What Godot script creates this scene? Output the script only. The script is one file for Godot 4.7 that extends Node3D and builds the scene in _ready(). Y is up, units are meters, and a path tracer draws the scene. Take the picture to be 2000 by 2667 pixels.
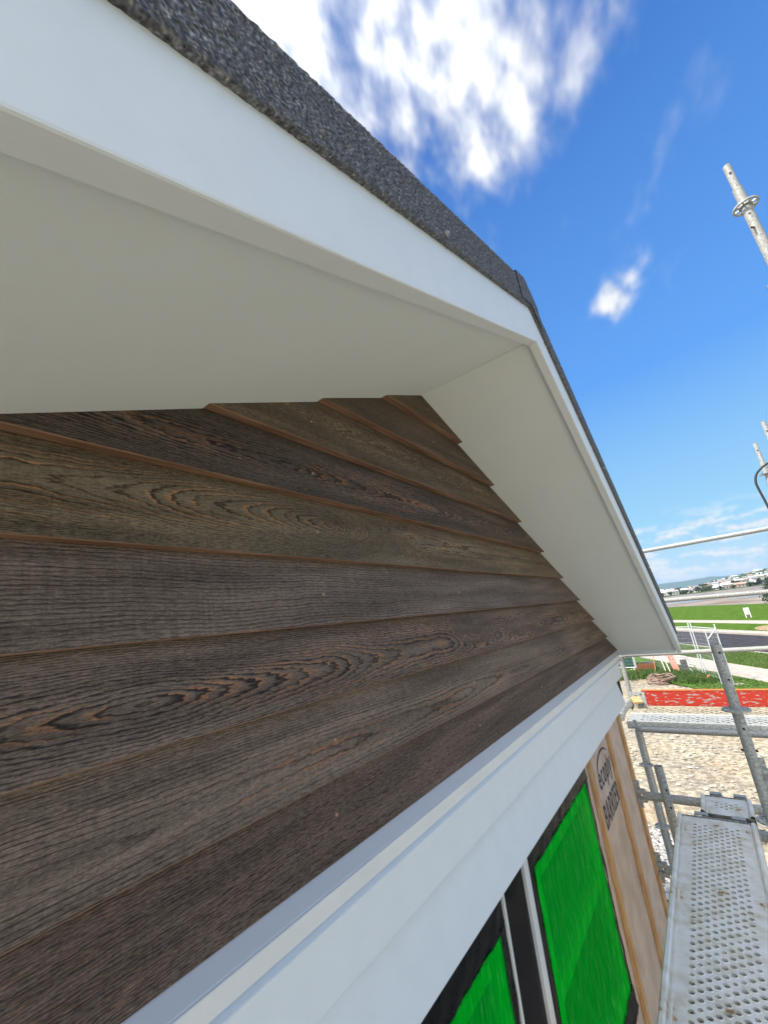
extends Node3D

const CAM := Vector3(0.0, 3.4, 0.70)
const XA := 1.37          # ridge
const YA := 4.339         # soffit at the ridge, at the wall
const SL := 0.460         # fall of the left slope
const SR := 0.486         # fall of the right slope
const ROAD := Vector2(-0.873, 0.487)   # direction of the street in plan (x, z)
const OVER := Vector2(0.487, 0.873)    # across the street

var taken := {}
var rng := RandomNumberGenerator.new()
var T := {}
var M := {}

# ------------------------------------------------------------------ mesh helper
class MB:
	var v := PackedVector3Array()
	var n := PackedVector3Array()
	var uv := PackedVector2Array()
	var col := PackedColorArray()
	var ix := PackedInt32Array()
	var c := Color(1, 1, 1)
	func pt(p: Vector3, nn: Vector3, u := Vector2.ZERO) -> int:
		v.append(p); n.append(nn); uv.append(u); col.append(c)
		return v.size() - 1
	func tri(a: Vector3, b: Vector3, d: Vector3, ua := Vector2.ZERO, ub := Vector2.ZERO, ud := Vector2.ZERO):
		var nn := (b - a).cross(d - a).normalized()
		var i := pt(a, nn, ua); pt(b, nn, ub); pt(d, nn, ud)
		ix.append_array([i, i + 2, i + 1])
	func quad(a: Vector3, b: Vector3, d: Vector3, e: Vector3, ua := Vector2(0, 1), ub := Vector2(1, 1), ud := Vector2(1, 0), ue := Vector2(0, 0)):
		var nn := (d - a).cross(e - b).normalized()
		var i := pt(a, nn, ua); pt(b, nn, ub); pt(d, nn, ud); pt(e, nn, ue)
		ix.append_array([i, i + 2, i + 1, i, i + 3, i + 2])
	func box(lo: Vector3, hi: Vector3):
		boxb((lo + hi) * 0.5, hi - lo, Basis.IDENTITY)
	func boxb(ce: Vector3, s: Vector3, b: Basis):
		var x := b.x * s.x * 0.5
		var y := b.y * s.y * 0.5
		var z := b.z * s.z * 0.5
		hexa([ce - x - y + z, ce + x - y + z, ce + x + y + z, ce - x + y + z, ce - x - y - z, ce + x - y - z, ce + x + y - z, ce - x + y - z])
	func hexa(p: Array):   # 0-3 front face counter-clockwise from outside, 4-7 the same corners behind
		quad(p[0], p[1], p[2], p[3]); quad(p[5], p[4], p[7], p[6]); quad(p[4], p[0], p[3], p[7])
		quad(p[1], p[5], p[6], p[2]); quad(p[3], p[2], p[6], p[7]); quad(p[4], p[5], p[1], p[0])
	func bevel(lo: Vector3, hi: Vector3, e: float):   # box with chamfered edges
		var a := lo
		var b := hi
		var fx := [a.x, a.x + e, b.x - e, b.x]
		var fy := [a.y, a.y + e, b.y - e, b.y]
		var fz := [a.z, a.z + e, b.z - e, b.z]
		quad(Vector3(fx[1], fy[1], fz[3]), Vector3(fx[2], fy[1], fz[3]), Vector3(fx[2], fy[2], fz[3]), Vector3(fx[1], fy[2], fz[3]))
		quad(Vector3(fx[2], fy[1], fz[0]), Vector3(fx[1], fy[1], fz[0]), Vector3(fx[1], fy[2], fz[0]), Vector3(fx[2], fy[2], fz[0]))
		quad(Vector3(fx[0], fy[1], fz[1]), Vector3(fx[0], fy[1], fz[2]), Vector3(fx[0], fy[2], fz[2]), Vector3(fx[0], fy[2], fz[1]))
		quad(Vector3(fx[3], fy[1], fz[2]), Vector3(fx[3], fy[1], fz[1]), Vector3(fx[3], fy[2], fz[1]), Vector3(fx[3], fy[2], fz[2]))
		quad(Vector3(fx[1], fy[3], fz[2]), Vector3(fx[2], fy[3], fz[2]), Vector3(fx[2], fy[3], fz[1]), Vector3(fx[1], fy[3], fz[1]))
		quad(Vector3(fx[1], fy[0], fz[1]), Vector3(fx[2], fy[0], fz[1]), Vector3(fx[2], fy[0], fz[2]), Vector3(fx[1], fy[0], fz[2]))
		# long chamfers (x)
		quad(Vector3(fx[1], fy[2], fz[3]), Vector3(fx[2], fy[2], fz[3]), Vector3(fx[2], fy[3], fz[2]), Vector3(fx[1], fy[3], fz[2]))
		quad(Vector3(fx[1], fy[0], fz[2]), Vector3(fx[2], fy[0], fz[2]), Vector3(fx[2], fy[1], fz[3]), Vector3(fx[1], fy[1], fz[3]))
		quad(Vector3(fx[1], fy[3], fz[1]), Vector3(fx[2], fy[3], fz[1]), Vector3(fx[2], fy[2], fz[0]), Vector3(fx[1], fy[2], fz[0]))
		quad(Vector3(fx[1], fy[1], fz[0]), Vector3(fx[2], fy[1], fz[0]), Vector3(fx[2], fy[0], fz[1]), Vector3(fx[1], fy[0], fz[1]))
		# y chamfers
		quad(Vector3(fx[0], fy[1], fz[2]), Vector3(fx[1], fy[1], fz[3]), Vector3(fx[1], fy[2], fz[3]), Vector3(fx[0], fy[2], fz[2]))
		quad(Vector3(fx[2], fy[1], fz[3]), Vector3(fx[3], fy[1], fz[2]), Vector3(fx[3], fy[2], fz[2]), Vector3(fx[2], fy[2], fz[3]))
		quad(Vector3(fx[1], fy[1], fz[0]), Vector3(fx[0], fy[1], fz[1]), Vector3(fx[0], fy[2], fz[1]), Vector3(fx[1], fy[2], fz[0]))
		quad(Vector3(fx[3], fy[1], fz[1]), Vector3(fx[2], fy[1], fz[0]), Vector3(fx[2], fy[2], fz[0]), Vector3(fx[3], fy[2], fz[1]))
	func tube(a: Vector3, b: Vector3, r: float, seg := 16, caps := true, r2 := -1.0, inner := 0.0):
		if r2 < 0.0: r2 = r
		var d := (b - a).normalized()
		var s := d.cross(Vector3.UP if absf(d.y) < 0.9 else Vector3.RIGHT).normalized()
		var t := s.cross(d)
		var i0 := v.size()
		var ln := a.distance_to(b)
		for k in seg + 1:
			var g := TAU * k / seg
			var nn := s * cos(g) + t * sin(g)
			pt(a + nn * r, nn, Vector2(float(k) / seg, 0)); pt(b + nn * r2, nn, Vector2(float(k) / seg, ln))
		for k in seg:
			var i := i0 + k * 2
			ix.append_array([i, i + 3, i + 1, i, i + 2, i + 3])
		if caps:
			for k in seg:
				var g0 := TAU * k / seg
				var g1 := TAU * (k + 1) / seg
				var p0 := s * cos(g0) + t * sin(g0)
				var p1 := s * cos(g1) + t * sin(g1)
				if inner > 0.0:
					quad(b + p1 * r2, b + p1 * inner, b + p0 * inner, b + p0 * r2)
					quad(b + p1 * inner, b + p1 * inner - d * 0.08, b + p0 * inner - d * 0.08, b + p0 * inner)
					tri(b - d * 0.08, b + p1 * inner - d * 0.08, b + p0 * inner - d * 0.08)
				else:
					tri(b, b + p1 * r2, b + p0 * r2)
				tri(a, a + p0 * r, a + p1 * r)
	func path(ps: Array, r: float, seg := 6):
		for k in ps.size() - 1: tube(ps[k], ps[k + 1], r, seg, k == 0 or k == ps.size() - 2)
	func mesh(mat: Material) -> ArrayMesh:
		return add_to(ArrayMesh.new(), mat)
	func add_to(m: ArrayMesh, mat: Material) -> ArrayMesh:
		var a := []
		a.resize(Mesh.ARRAY_MAX)
		a[Mesh.ARRAY_VERTEX] = v; a[Mesh.ARRAY_NORMAL] = n; a[Mesh.ARRAY_TEX_UV] = uv; a[Mesh.ARRAY_COLOR] = col; a[Mesh.ARRAY_INDEX] = ix
		m.add_surface_from_arrays(Mesh.PRIMITIVE_TRIANGLES, a)
		m.surface_set_material(m.get_surface_count() - 1, mat)
		return m

# ------------------------------------------------------------------ nodes
func numbered(called: String, parent: Node) -> String:
	var key := str(parent.get_instance_id()) + called
	var k: int = taken.get(key, 0)
	taken[key] = k + 1
	return called if k == 0 else "%s_%03d" % [called, k]
func tag(o: Node, label := "", category := "", group := "", kind := ""):
	if label: o.set_meta("label", label)
	if category: o.set_meta("category", category)
	if group: o.set_meta("group", group)
	if kind: o.set_meta("kind", kind)
	return o
func thing(called: String, at: Vector3, label: String, category: String, group := "") -> Node3D:
	var o := Node3D.new()
	o.name = numbered(called, self)
	add_child(o, true)
	o.position = at
	tag(o, label, category, group)
	return o
func obj(called: String, mesh: Mesh, parent: Node3D) -> MeshInstance3D:
	var o := MeshInstance3D.new()
	o.name = numbered(called, parent)
	o.mesh = mesh
	parent.add_child(o, true)
	return o
func struct(called: String, mesh: Mesh, kind := "structure") -> MeshInstance3D:
	var o := obj(called, mesh, self)
	o.set_meta("kind", kind)
	return o
func copy(o: Node3D, at: Vector3, label := "") -> Node3D:
	var r: Node3D = o.duplicate()
	r.name = numbered(str(o.name), self)
	add_child(r, true)
	r.position = at
	if label: r.set_meta("label", label)
	return r

# ------------------------------------------------------------------ materials
func L(r: float, g: float, b: float) -> Color: return Color(r, g, b).linear_to_srgb()
func mat(c: Color, rough := 0.8, metal := 0.0, vertex := false) -> StandardMaterial3D:
	var m := StandardMaterial3D.new()
	m.albedo_color = c; m.roughness = rough; m.metallic = metal
	m.vertex_color_use_as_albedo = vertex
	if rough >= 0.85: m.metallic_specular = 0.08
	return m
func tri_tex(m: StandardMaterial3D, tex: Texture2D, scale: float, world := false) -> StandardMaterial3D:
	m.albedo_texture = tex; m.uv1_triplanar = true; m.uv1_world_triplanar = world
	m.uv1_scale = Vector3(scale, scale, scale)
	return m
func noise_tex(sd: int, freq: float, stops: Array, size := 512, oct := 4, type := FastNoiseLite.TYPE_SIMPLEX_SMOOTH, gain := 0.5) -> ImageTexture:
	var f := FastNoiseLite.new()
	f.fractal_gain = gain
	f.seed = sd; f.frequency = freq; f.noise_type = type; f.fractal_octaves = oct
	var g := f.get_seamless_image(size, size)
	var d := g.get_data()
	if g.get_format() != Image.FORMAT_L8:
		g.convert(Image.FORMAT_L8); d = g.get_data()
	var lut := []
	for k in 256:
		var t := k / 255.0
		var cc: Color = stops[0][1]
		for s in stops.size() - 1:
			if t >= stops[s][0]:
				var w := clampf((t - stops[s][0]) / maxf(1e-4, stops[s + 1][0] - stops[s][0]), 0, 1)
				cc = (stops[s][1] as Color).lerp(stops[s + 1][1], w)
		lut.append(cc)
	var o := PackedByteArray()
	o.resize(size * size * 3)
	for k in size * size:
		var cc: Color = lut[d[k]]
		o[k * 3] = int(cc.r * 255); o[k * 3 + 1] = int(cc.g * 255); o[k * 3 + 2] = int(cc.b * 255)
	return ImageTexture.create_from_image(Image.create_from_data(size, size, false, Image.FORMAT_RGB8, o))
func bump_tex(sd: int, freq: float, strength: float, size := 512, type := FastNoiseLite.TYPE_SIMPLEX_SMOOTH, oct := 3) -> ImageTexture:
	var f := FastNoiseLite.new()
	f.seed = sd; f.frequency = freq; f.noise_type = type; f.fractal_octaves = oct
	var g := f.get_seamless_image(size, size)
	g.convert(Image.FORMAT_RGBA8)
	g.bump_map_to_normal_map(strength)
	return ImageTexture.create_from_image(g)
func with_bump(m: StandardMaterial3D, tex: Texture2D, s := 1.0) -> StandardMaterial3D:
	m.normal_enabled = true; m.normal_texture = tex; m.normal_scale = s
	return m
func grit_tex(sd: int, size: int, cols: Array, spread: float) -> ImageTexture:   # stone granules: every texel a grain
	var r := RandomNumberGenerator.new()
	r.seed = sd
	var o := PackedByteArray()
	o.resize(size * size * 3)
	for k in size * size:
		var cc: Color = cols[r.randi() % cols.size()]
		var s := 1.0 + r.randf_range(-spread, spread)
		for j in 3: o[k * 3 + j] = int(clampf(cc[j] * s, 0, 1) * 255)
	return ImageTexture.create_from_image(Image.create_from_data(size, size, false, Image.FORMAT_RGB8, o))

# cedar: growth rings cut by the face of a board. kind picks how the board was sawn.
func cedar(b: Dictionary) -> StandardMaterial3D:
	var w := 1664
	var h := 176
	var gr := RandomNumberGenerator.new()
	gr.seed = b.seed
	var fa := FastNoiseLite.new()   # slow warp
	fa.seed = b.seed; fa.frequency = 1.0; fa.fractal_octaves = 3
	var fb := FastNoiseLite.new()   # ragged edges and fibres
	fb.seed = b.seed + 7; fb.frequency = 1.0; fb.fractal_octaves = 2
	var fc := FastNoiseLite.new()
	fc.seed = b.seed + 13; fc.frequency = 1.0; fc.fractal_octaves = 1
	var rgb := PackedByteArray()
	rgb.resize(w * h * 3)
	var hb := PackedByteArray()
	hb.resize(w * h)
	var base: Color = b.base
	var dark: Color = b.dark
	var warm: Color = b.warm
	var knots: Array = b.get("knots", [])
	var dcol := PackedFloat32Array()
	for i in w:
		var x := (i + 0.5) / w * 4.4 - 0.1
		var reach: float = b.reach if (x < b.xc) == b.get("left", true) else b.reach * b.get("short", 0.45)
		dcol.append(b.d0 + b.tilt * (1.0 - exp(-absf(x - b.xc) / reach)) + b.wander * (fa.get_noise_2d(x * 1.1 + 77.0, 3.0) + 0.22 * fa.get_noise_2d(x * 4.0 + 20.0, 9.0)))
	var k := 0
	for j in h:
		var y := (1.0 - (j + 0.5) / h) * 0.19
		for i in w:
			var x := (i + 0.5) / w * 4.4 - 0.1
			var wa := fa.get_noise_2d(x * b.wx, y * b.wy)
			var wb := fb.get_noise_2d(x * 26.0, y * 130.0)
			var d := dcol[i]
			var yy: float = y - b.yc + wa * b.warp
			var rr := sqrt(yy * yy * b.ell + d * d)
			for q in knots:
				var ex: float = (x - q[0]) / q[2]
				var ey: float = (y - q[1]) / q[3]
				rr += q[4] * exp(-(ex * ex + ey * ey))
			var ph: float = rr / b.sp * (1.0 + b.get("tight", 0.0) * rr) + wb * b.rag + wa * 0.6
			var ring := floorf(ph)
			var s := ph - ring
			var rw: float = 0.5 + 0.5 * fc.get_noise_2d(ring * 3.7, x * 0.9)     # each ring its own weight
			var late := smoothstep(b.get("lw", 0.66) - 0.25 * rw, 0.94, s) * (1.0 - smoothstep(0.95, 1.0, s))
			late *= 0.45 + 0.75 * rw
			var glow: float = (1.0 - smoothstep(0.0, 0.42, s)) * smoothstep(b.wt, b.wt + 0.25, fa.get_noise_2d(x * 2.3 + 40.0, ring * 0.55 + y * 6.0) + wb * 0.25)
			if b.tip > 0.0: glow *= smoothstep(b.tip, 0.5 * (1.0 + b.tip), absf(d) / maxf(rr, 0.0005))
			var saw := fb.get_noise_2d(x * 210.0, y * 5.0)
			var fib := fc.get_noise_2d(x * 45.0, y * 900.0)
			var tone: float = 1.0 + 0.22 * fa.get_noise_2d(x * 1.4 + 9.0, y * 16.0) + b.saw * saw + 0.16 * fib + gr.randf_range(-.13, .13)
			var cc := base.lerp(dark, clampf(late * b.contrast, 0, 1)).lerp(warm, clampf(glow * b.warmth, 0, 1))
			rgb[k * 3] = int(clampf(cc.r * tone, 0, 1) * 255)
			rgb[k * 3 + 1] = int(clampf(cc.g * tone, 0, 1) * 255)
			rgb[k * 3 + 2] = int(clampf(cc.b * tone, 0, 1) * 255)
			hb[k] = int(clampf(0.5 - 0.28 * late + 0.10 * fib + 0.16 * saw + 0.05 * glow, 0, 1) * 255)
			k += 1
	var m := mat(Color(1, 1, 1), 0.6)
	m.metallic_specular = 0.22
	m.albedo_texture = ImageTexture.create_from_image(Image.create_from_data(w, h, false, Image.FORMAT_RGB8, rgb))
	var hi := Image.create_from_data(w, h, false, Image.FORMAT_L8, hb)
	hi.convert(Image.FORMAT_RGBA8)
	hi.bump_map_to_normal_map(2.2)
	return with_bump(m, ImageTexture.create_from_image(hi), 0.8)

func make_materials():
	var galv := noise_tex(11, 0.02, [[0.0, L(.22, .235, .23)], [0.42, L(.32, .34, .33)], [0.62, L(.43, .445, .43)], [1.0, L(.58, .59, .57)]], 512, 5)
	var galv_b := bump_tex(12, 0.06, 1.6)
	M.galv = with_bump(tri_tex(mat(Color(1, 1, 1), 0.52, 0.15), galv, 5.0), galv_b, 0.4)
	M.galv_pale = with_bump(tri_tex(mat(Color(.80, .80, .79), 0.6, 0.1), noise_tex(15, 0.03, [[0.0, L(.26, .27, .26)], [0.36, L(.42, .43, .42)], [0.55, L(.60, .60, .58)], [1.0, L(.72, .72, .70)]], 512, 5), 4.0), galv_b, 0.4)
	var deck := noise_tex(21, 0.012, [[0.0, L(.26, .14, .06)], [0.09, L(.42, .25, .12)], [0.15, L(.60, .56, .45)], [0.40, L(.71, .69, .61)], [0.62, L(.75, .74, .69)], [1.0, L(.80, .80, .77)]], 512, 6)
	M.deck = with_bump(tri_tex(mat(Color(1, 1, 1), 0.6, 0.0), deck, 1.7), galv_b, 0.3)
	M.deck_sandy = with_bump(tri_tex(mat(Color(1, 1, 1), 0.8), noise_tex(23, 0.014, [[0.0, L(.20, .18, .13)], [0.4, L(.30, .275, .21)], [0.65, L(.38, .35, .265)], [1.0, L(.44, .42, .37)]], 512, 6), 2.0), galv_b, 0.3)
	M.black_iron = mat(L(.035, .035, .038), 0.6, 0.2)
	M.rust = tri_tex(mat(Color(1, 1, 1), 0.9), noise_tex(31, 0.03, [[0.2, L(.06, .025, .012)], [0.55, L(.16, .07, .035)], [0.9, L(.25, .14, .09)]]), 3.0)
	# red toe board: paint chipped through to grey metal
	M.red = with_bump(tri_tex(mat(Color(1, 1, 1), 0.55), noise_tex(41, 0.012, [[0.0, L(.40, .020, .008)], [0.60, L(.37, .024, .010)], [0.645, L(.34, .06, .04)], [0.68, L(.30, .29, .28)], [1.0, L(.28, .285, .28)]], 512, 8, FastNoiseLite.TYPE_SIMPLEX_SMOOTH, 0.68), 2.6), galv_b, 0.3)
	M.red.uv1_scale = Vector3(4.6, 4.6, 1.5)
	M.orange = mat(L(.80, .25, .07), 0.6)
	# white paint
	var wb := bump_tex(51, 0.22, 1.0, 512, FastNoiseLite.TYPE_SIMPLEX_SMOOTH, 2)
	M.white = with_bump(tri_tex(mat(Color(1, 1, 1), 0.5), noise_tex(52, 0.01, [[0.2, L(.715, .765, .795)], [0.8, L(.735, .783, .812)]], 256, 5), 1.2), wb, 0.06)
	M.white.uv1_scale = Vector3(4, 4, 4)
	M.flashing = tri_tex(mat(Color(1, 1, 1), 0.45), noise_tex(55, 0.02, [[0.2, L(.635, .655, .685)], [0.8, L(.655, .675, .70)]], 256, 4), 3.0)
	M.cream = with_bump(tri_tex(mat(Color(1, 1, 1), 0.5), noise_tex(53, 0.01, [[0.2, L(.72, .73, .71)], [0.8, L(.765, .77, .75)]], 256, 5), 2.0), wb, 0.12)
	M.soffit = with_bump(tri_tex(mat(Color(1, 1, 1), 0.7), noise_tex(54, 0.008, [[0.2, L(.705, .765, .785)], [0.8, L(.725, .785, .805)]], 256, 5), 1.0), wb, 0.1)
	# stone-coated steel
	var g1 := grit_tex(61, 512, [L(.04, .042, .05), L(.07, .073, .082), L(.11, .114, .125), L(.17, .175, .185), L(.34, .345, .35), L(.05, .052, .06)], 0.3)
	M.grit = mat(Color(1, 1, 1), 0.75)
	tri_tex(M.grit, g1, 1.0 / 1.05)
	with_bump(M.grit, bump_tex(62, 0.32, 6.0, 512, FastNoiseLite.TYPE_CELLULAR, 1), 1.0)
	# timber
	var pine := noise_tex(71, 0.012, [[0.0, L(.36, .17, .06)], [0.35, L(.52, .29, .12)], [0.6, L(.60, .37, .18)], [1.0, L(.68, .46, .26)]], 512, 5)
	M.pine = tri_tex(mat(Color(1, 1, 1), 0.6), pine, 1.0)
	M.pine.uv1_scale = Vector3(7, 0.9, 7)
	M.ply = tri_tex(mat(Color(1, 1, 1), 0.75), noise_tex(72, 0.01, [[0.1, L(.50, .375, .29)], [0.5, L(.58, .445, .35)], [0.9, L(.65, .515, .42)]], 512, 6), 1.0)
	M.ink = mat(L(.045, .042, .05), 0.8)
	# black wrap and green film
	M.wrap = with_bump(mat(L(.006, .006, .009), 0.22), bump_tex(81, 0.03, 5.0), 0.7)
	M.wrap.metallic_specular = 0.22
	M.wrap.uv1_triplanar = true
	M.wrap.uv1_scale = Vector3(5, 5, 5)
	M.black_gloss = mat(L(.004, .004, .008), 0.15)
	M.black_gloss.metallic_specular = 0.2
	var film := noise_tex(82, 0.012, [[0.0, L(.0, .66, .05)], [0.45, L(.0, .78, .065)], [0.68, L(.01, .86, .09)], [0.8, L(.06, .90, .16)], [1.0, L(.40, .95, .48)]], 512, 5)
	M.film = with_bump(tri_tex(mat(Color(1, 1, 1, 0.24), 0.14), film, 1.0), bump_tex(83, 0.012, 8.0), 0.5)
	M.film.uv1_scale = Vector3(9, 1.1, 9)
	M.film.metallic_specular = 0.45
	M.film.refraction_enabled = true
	M.film.refraction_scale = 0.003
	M.film.transparency = BaseMaterial3D.TRANSPARENCY_ALPHA
	M.frame_white = mat(L(.74, .74, .72), 0.4)
	M.room = mat(L(.03, .03, .03), 0.9)
	M.glass = mat(Color(.55, .6, .6, 0.25), 0.03)
	M.glass.transparency = BaseMaterial3D.TRANSPARENCY_ALPHA
	# ground
	M.gravel = with_bump(tri_tex(mat(Color(1, 1, 1), 0.95), noise_tex(91, 0.02, [[0.0, L(.20, .18, .15)], [0.35, L(.29, .265, .225)], [0.5, L(.36, .33, .275)], [0.62, L(.42, .385, .32)], [1.0, L(.50, .47, .41)]], 1024, 7), 0.28, true), bump_tex(92, 0.09, 4.0), 0.7)
	M.gravel.vertex_color_use_as_albedo = true
	M.clay = tri_tex(mat(Color(1, 1, 1), 0.95), noise_tex(93, 0.02, [[0.1, L(.19, .12, .07)], [0.5, L(.33, .24, .15)], [0.9, L(.47, .38, .26)]], 512, 6), 0.4, true)
	M.grass = tri_tex(mat(Color(1, 1, 1), 0.95), noise_tex(94, 0.02, [[0.1, L(.045, .095, .014)], [0.5, L(.072, .135, .020)], [0.9, L(.11, .17, .032)]], 512, 6), 0.09, true)
	M.grass_near = tri_tex(mat(Color(1, 1, 1), 0.95), noise_tex(95, 0.03, [[0.1, L(.035, .075, .015)], [0.5, L(.07, .14, .025)], [0.9, L(.13, .20, .05)]], 512, 6), 0.35, true)
	M.concrete = with_bump(tri_tex(mat(Color(1, 1, 1), 0.9), noise_tex(96, 0.02, [[0.1, L(.33, .29, .25)], [0.5, L(.42, .375, .33)], [0.9, L(.49, .45, .40)]], 512, 6), 0.3, true), bump_tex(97, 0.2, 2.0), 0.4)
	M.asphalt = tri_tex(mat(Color(1, 1, 1), 0.9), noise_tex(98, 0.02, [[0.1, L(.038, .038, .045)], [0.5, L(.052, .052, .061)], [0.9, L(.068, .068, .077)]], 512, 6), 0.15, true)
	M.mud = tri_tex(mat(Color(1, 1, 1), 0.85), noise_tex(99, 0.012, [[0.1, L(.155, .125, .105)], [0.5, L(.235, .20, .175)], [0.9, L(.32, .285, .255)]], 512, 6), 0.012, true)
	M.water = mat(L(.12, .17, .22), 0.12)
	M.hill = tri_tex(mat(Color(1, 1, 1), 0.95), noise_tex(101, 0.03, [[0.1, L(.03, .055, .03)], [0.5, L(.06, .095, .05)], [0.9, L(.11, .14, .08)]], 512, 6), 0.0016, true)
	M.leaf = mat(Color(1, 1, 1), 0.55, 0.0, true)
	M.leaf.backlight_enabled = true
	M.leaf.backlight = Color(.18, .22, .08)
	M.stone = mat(Color(1, 1, 1), 0.9, 0.0, true)
	M.painted = mat(Color(1, 1, 1), 0.7, 0.0, true)
	M.bark = tri_tex(mat(Color(1, 1, 1), 0.9), noise_tex(102, 0.03, [[0.1, L(.05, .04, .03)], [0.9, L(.14, .115, .09)]]), 1.5)
	M.fence = mat(L(.62, .66, .67), 0.45, 0.3)
	M.green_box = mat(L(.012, .075, .055), 0.5)
	M.signw = mat(L(.80, .80, .80), 0.5)
	M.copper = mat(L(.48, .31, .21), 0.4, 0.5)

# ------------------------------------------------------------------ sky
func make_sky() -> Sky:
	var w := 2048
	var h := 1024
	var f := FastNoiseLite.new()
	f.seed = 5; f.frequency = 1.0; f.fractal_octaves = 6; f.fractal_gain = 0.56
	var g := FastNoiseLite.new()
	g.seed = 9; g.frequency = 1.0; g.fractal_octaves = 3
	# clouds: direction, angular radius, weight
	var lumps := [[.223,.921,-.320,.14,1.15],[.286,.919,-.271,.11,1.05],[.335,.920,-.202,.11,1.05],[.377,.893,-.245,.10,.95],[.422,.893,-.157,.10,1.0],[.462,.867,-.189,.075,.85],
		[.431,.898,-.088,.09,.95],[.492,.866,-.092,.085,.95],[.537,.835,-.121,.07,.88],[.590,.800,-.113,.05,.78],[.503,.864,-.009,.075,.72],[.560,.828,-.04,.07,.76],[.557,.830,.009,.05,.62],
		[.580,.813,.047,.05,.58],[.570,.816,.095,.045,.68],[.555,.824,.116,.04,.62],[.829,.560,.009,.026,.62],[.819,.572,.047,.026,.60],[.808,.583,.082,.030,.56],[.847,.531,.008,.022,.58],
		[.758,.648,.073,.030,.24],[.745,.659,.107,.034,.18],[.680,.714,.168,.04,.14],[.688,.712,.141,.045,.14],[.672,.718,.184,.04,.12],[.706,.707,-.029,.034,.50],[.673,.724,-.151,.036,.58],
		[.05,.97,-.2,.22,1.2],[.2,.97,.0,.2,1.1]]
	var to_sun := Vector3(-.55, .78, -.30).normalized()
	var far_lumps := lumps.slice(27)
	var mid := Vector3(.58, .80, -.06).normalized()
	var gap := Vector3(.86, .46, .16).normalized()
	var img := Image.create(w, h, false, Image.FORMAT_RGBF)
	var dat := PackedFloat32Array()
	dat.resize(w * h * 3)
	for j in h:
		var th := PI * (j + 0.5) / h
		var y := cos(th)
		var ring := sin(th)
		var el := rad_to_deg(asin(y))
		# clear air
		var t := clampf(el / 62.0, 0, 1)
		var air: Color
		if t < 0.12: air = Color(.62, .82, .95).lerp(Color(.36, .70, .97), t / 0.12)
		elif t < 0.42: air = Color(.36, .70, .97).lerp(Color(.125, .385, .93), (t - .12) / .30)
		else: air = Color(.125, .385, .93).lerp(Color(.058, .20, .62), clampf((t - .42) / .5, 0, 1))
		for i in w:
			var c := air * 0.42
			if y > 0.0:
				var a := TAU * (i + 0.5) / w
				var d := Vector3(sin(a) * ring, y, -cos(a) * ring)
				var q := d / (y + 0.16)
				var n := f.get_noise_2d(q.x * 2.6 - q.z * 1.5, q.z * 5.6 + q.x * 2.2)
				var n2 := g.get_noise_2d(q.x * 9.0 + 30.0, q.z * 17.0)
				var lump := 0.0
				for p in (lumps if d.dot(mid) > 0.80 else far_lumps):
					var dt: float = d.x * p[0] + d.y * p[1] + d.z * p[2]
					var e: float = (1.0 - dt) / (p[3] * p[3] * 0.5)
					if e < 5.0: lump = maxf(lump, p[4] * exp(-e * 0.55))
				var clear := exp(-(1.0 - d.dot(gap)) / 0.20)
				var cov := (0.78 + 0.55 * g.get_noise_2d(q.x * 0.9 - 7.0, q.z * 0.9)) * (1.0 - smoothstep(0.12, 0.45, clear)) * smoothstep(4.0, 12.0, el)
				cov = maxf(cov, lump)
				var dens := smoothstep(0.16, 1.22, cov + (0.66 * n + 0.26 * n2) * lerpf(0.4, 1.0, clampf(cov * 1.4, 0, 1)))
				# low banks over the far shore
				var low := f.get_noise_2d(a * 9.0, el * 0.85) + 0.35 * g.get_noise_2d(a * 40.0, el * 3.0)
				var lw := smoothstep(0.3, 1.5, el) * (1.0 - smoothstep(6.0, 10.0, el))
				var lowd := smoothstep(-0.12, 0.30, low) * lw * 0.85
				var sh := clampf(0.62 + 0.9 * n2 + 0.35 * n, 0, 1)
				var near_sun := exp(-(1.0 - d.dot(to_sun)) / 0.17)      # cloud brightest round the sun, boosted out of view to light the shade
				var thick := dens * dens
				var white := Color(.275, .295, .33).lerp(Color(.40, .40, .40), sh) * (1.0 + 0.12 * thick) * (1.0 + 9.5 * near_sun * thick)
				c = c.lerp(white, clampf(dens, 0, 1) * 0.97)
				c = c.lerp(Color(.30, .33, .365).lerp(Color(.42, .42, .42), sh), clampf(lowd, 0, 1))
			else:
				c = Color(.24, .23, .21)
			var k := (j * w + i) * 3
			dat[k] = c.r; dat[k + 1] = c.g; dat[k + 2] = c.b
	img = Image.create_from_data(w, h, false, Image.FORMAT_RGBF, dat.to_byte_array())
	var sm := PanoramaSkyMaterial.new()
	sm.panorama = ImageTexture.create_from_image(img)
	var sky := Sky.new()
	sky.sky_material = sm
	return sky

func _ready():
	rng.seed = 4711
	setup_view()
	print("sky done ", Time.get_ticks_msec())
	make_materials()
	print("materials ", Time.get_ticks_msec())
	build_ground()
	build_house()
	print("house ", Time.get_ticks_msec())
	build_scaffold()
	build_yard()
	build_far()
	print("done ", Time.get_ticks_msec())

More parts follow.
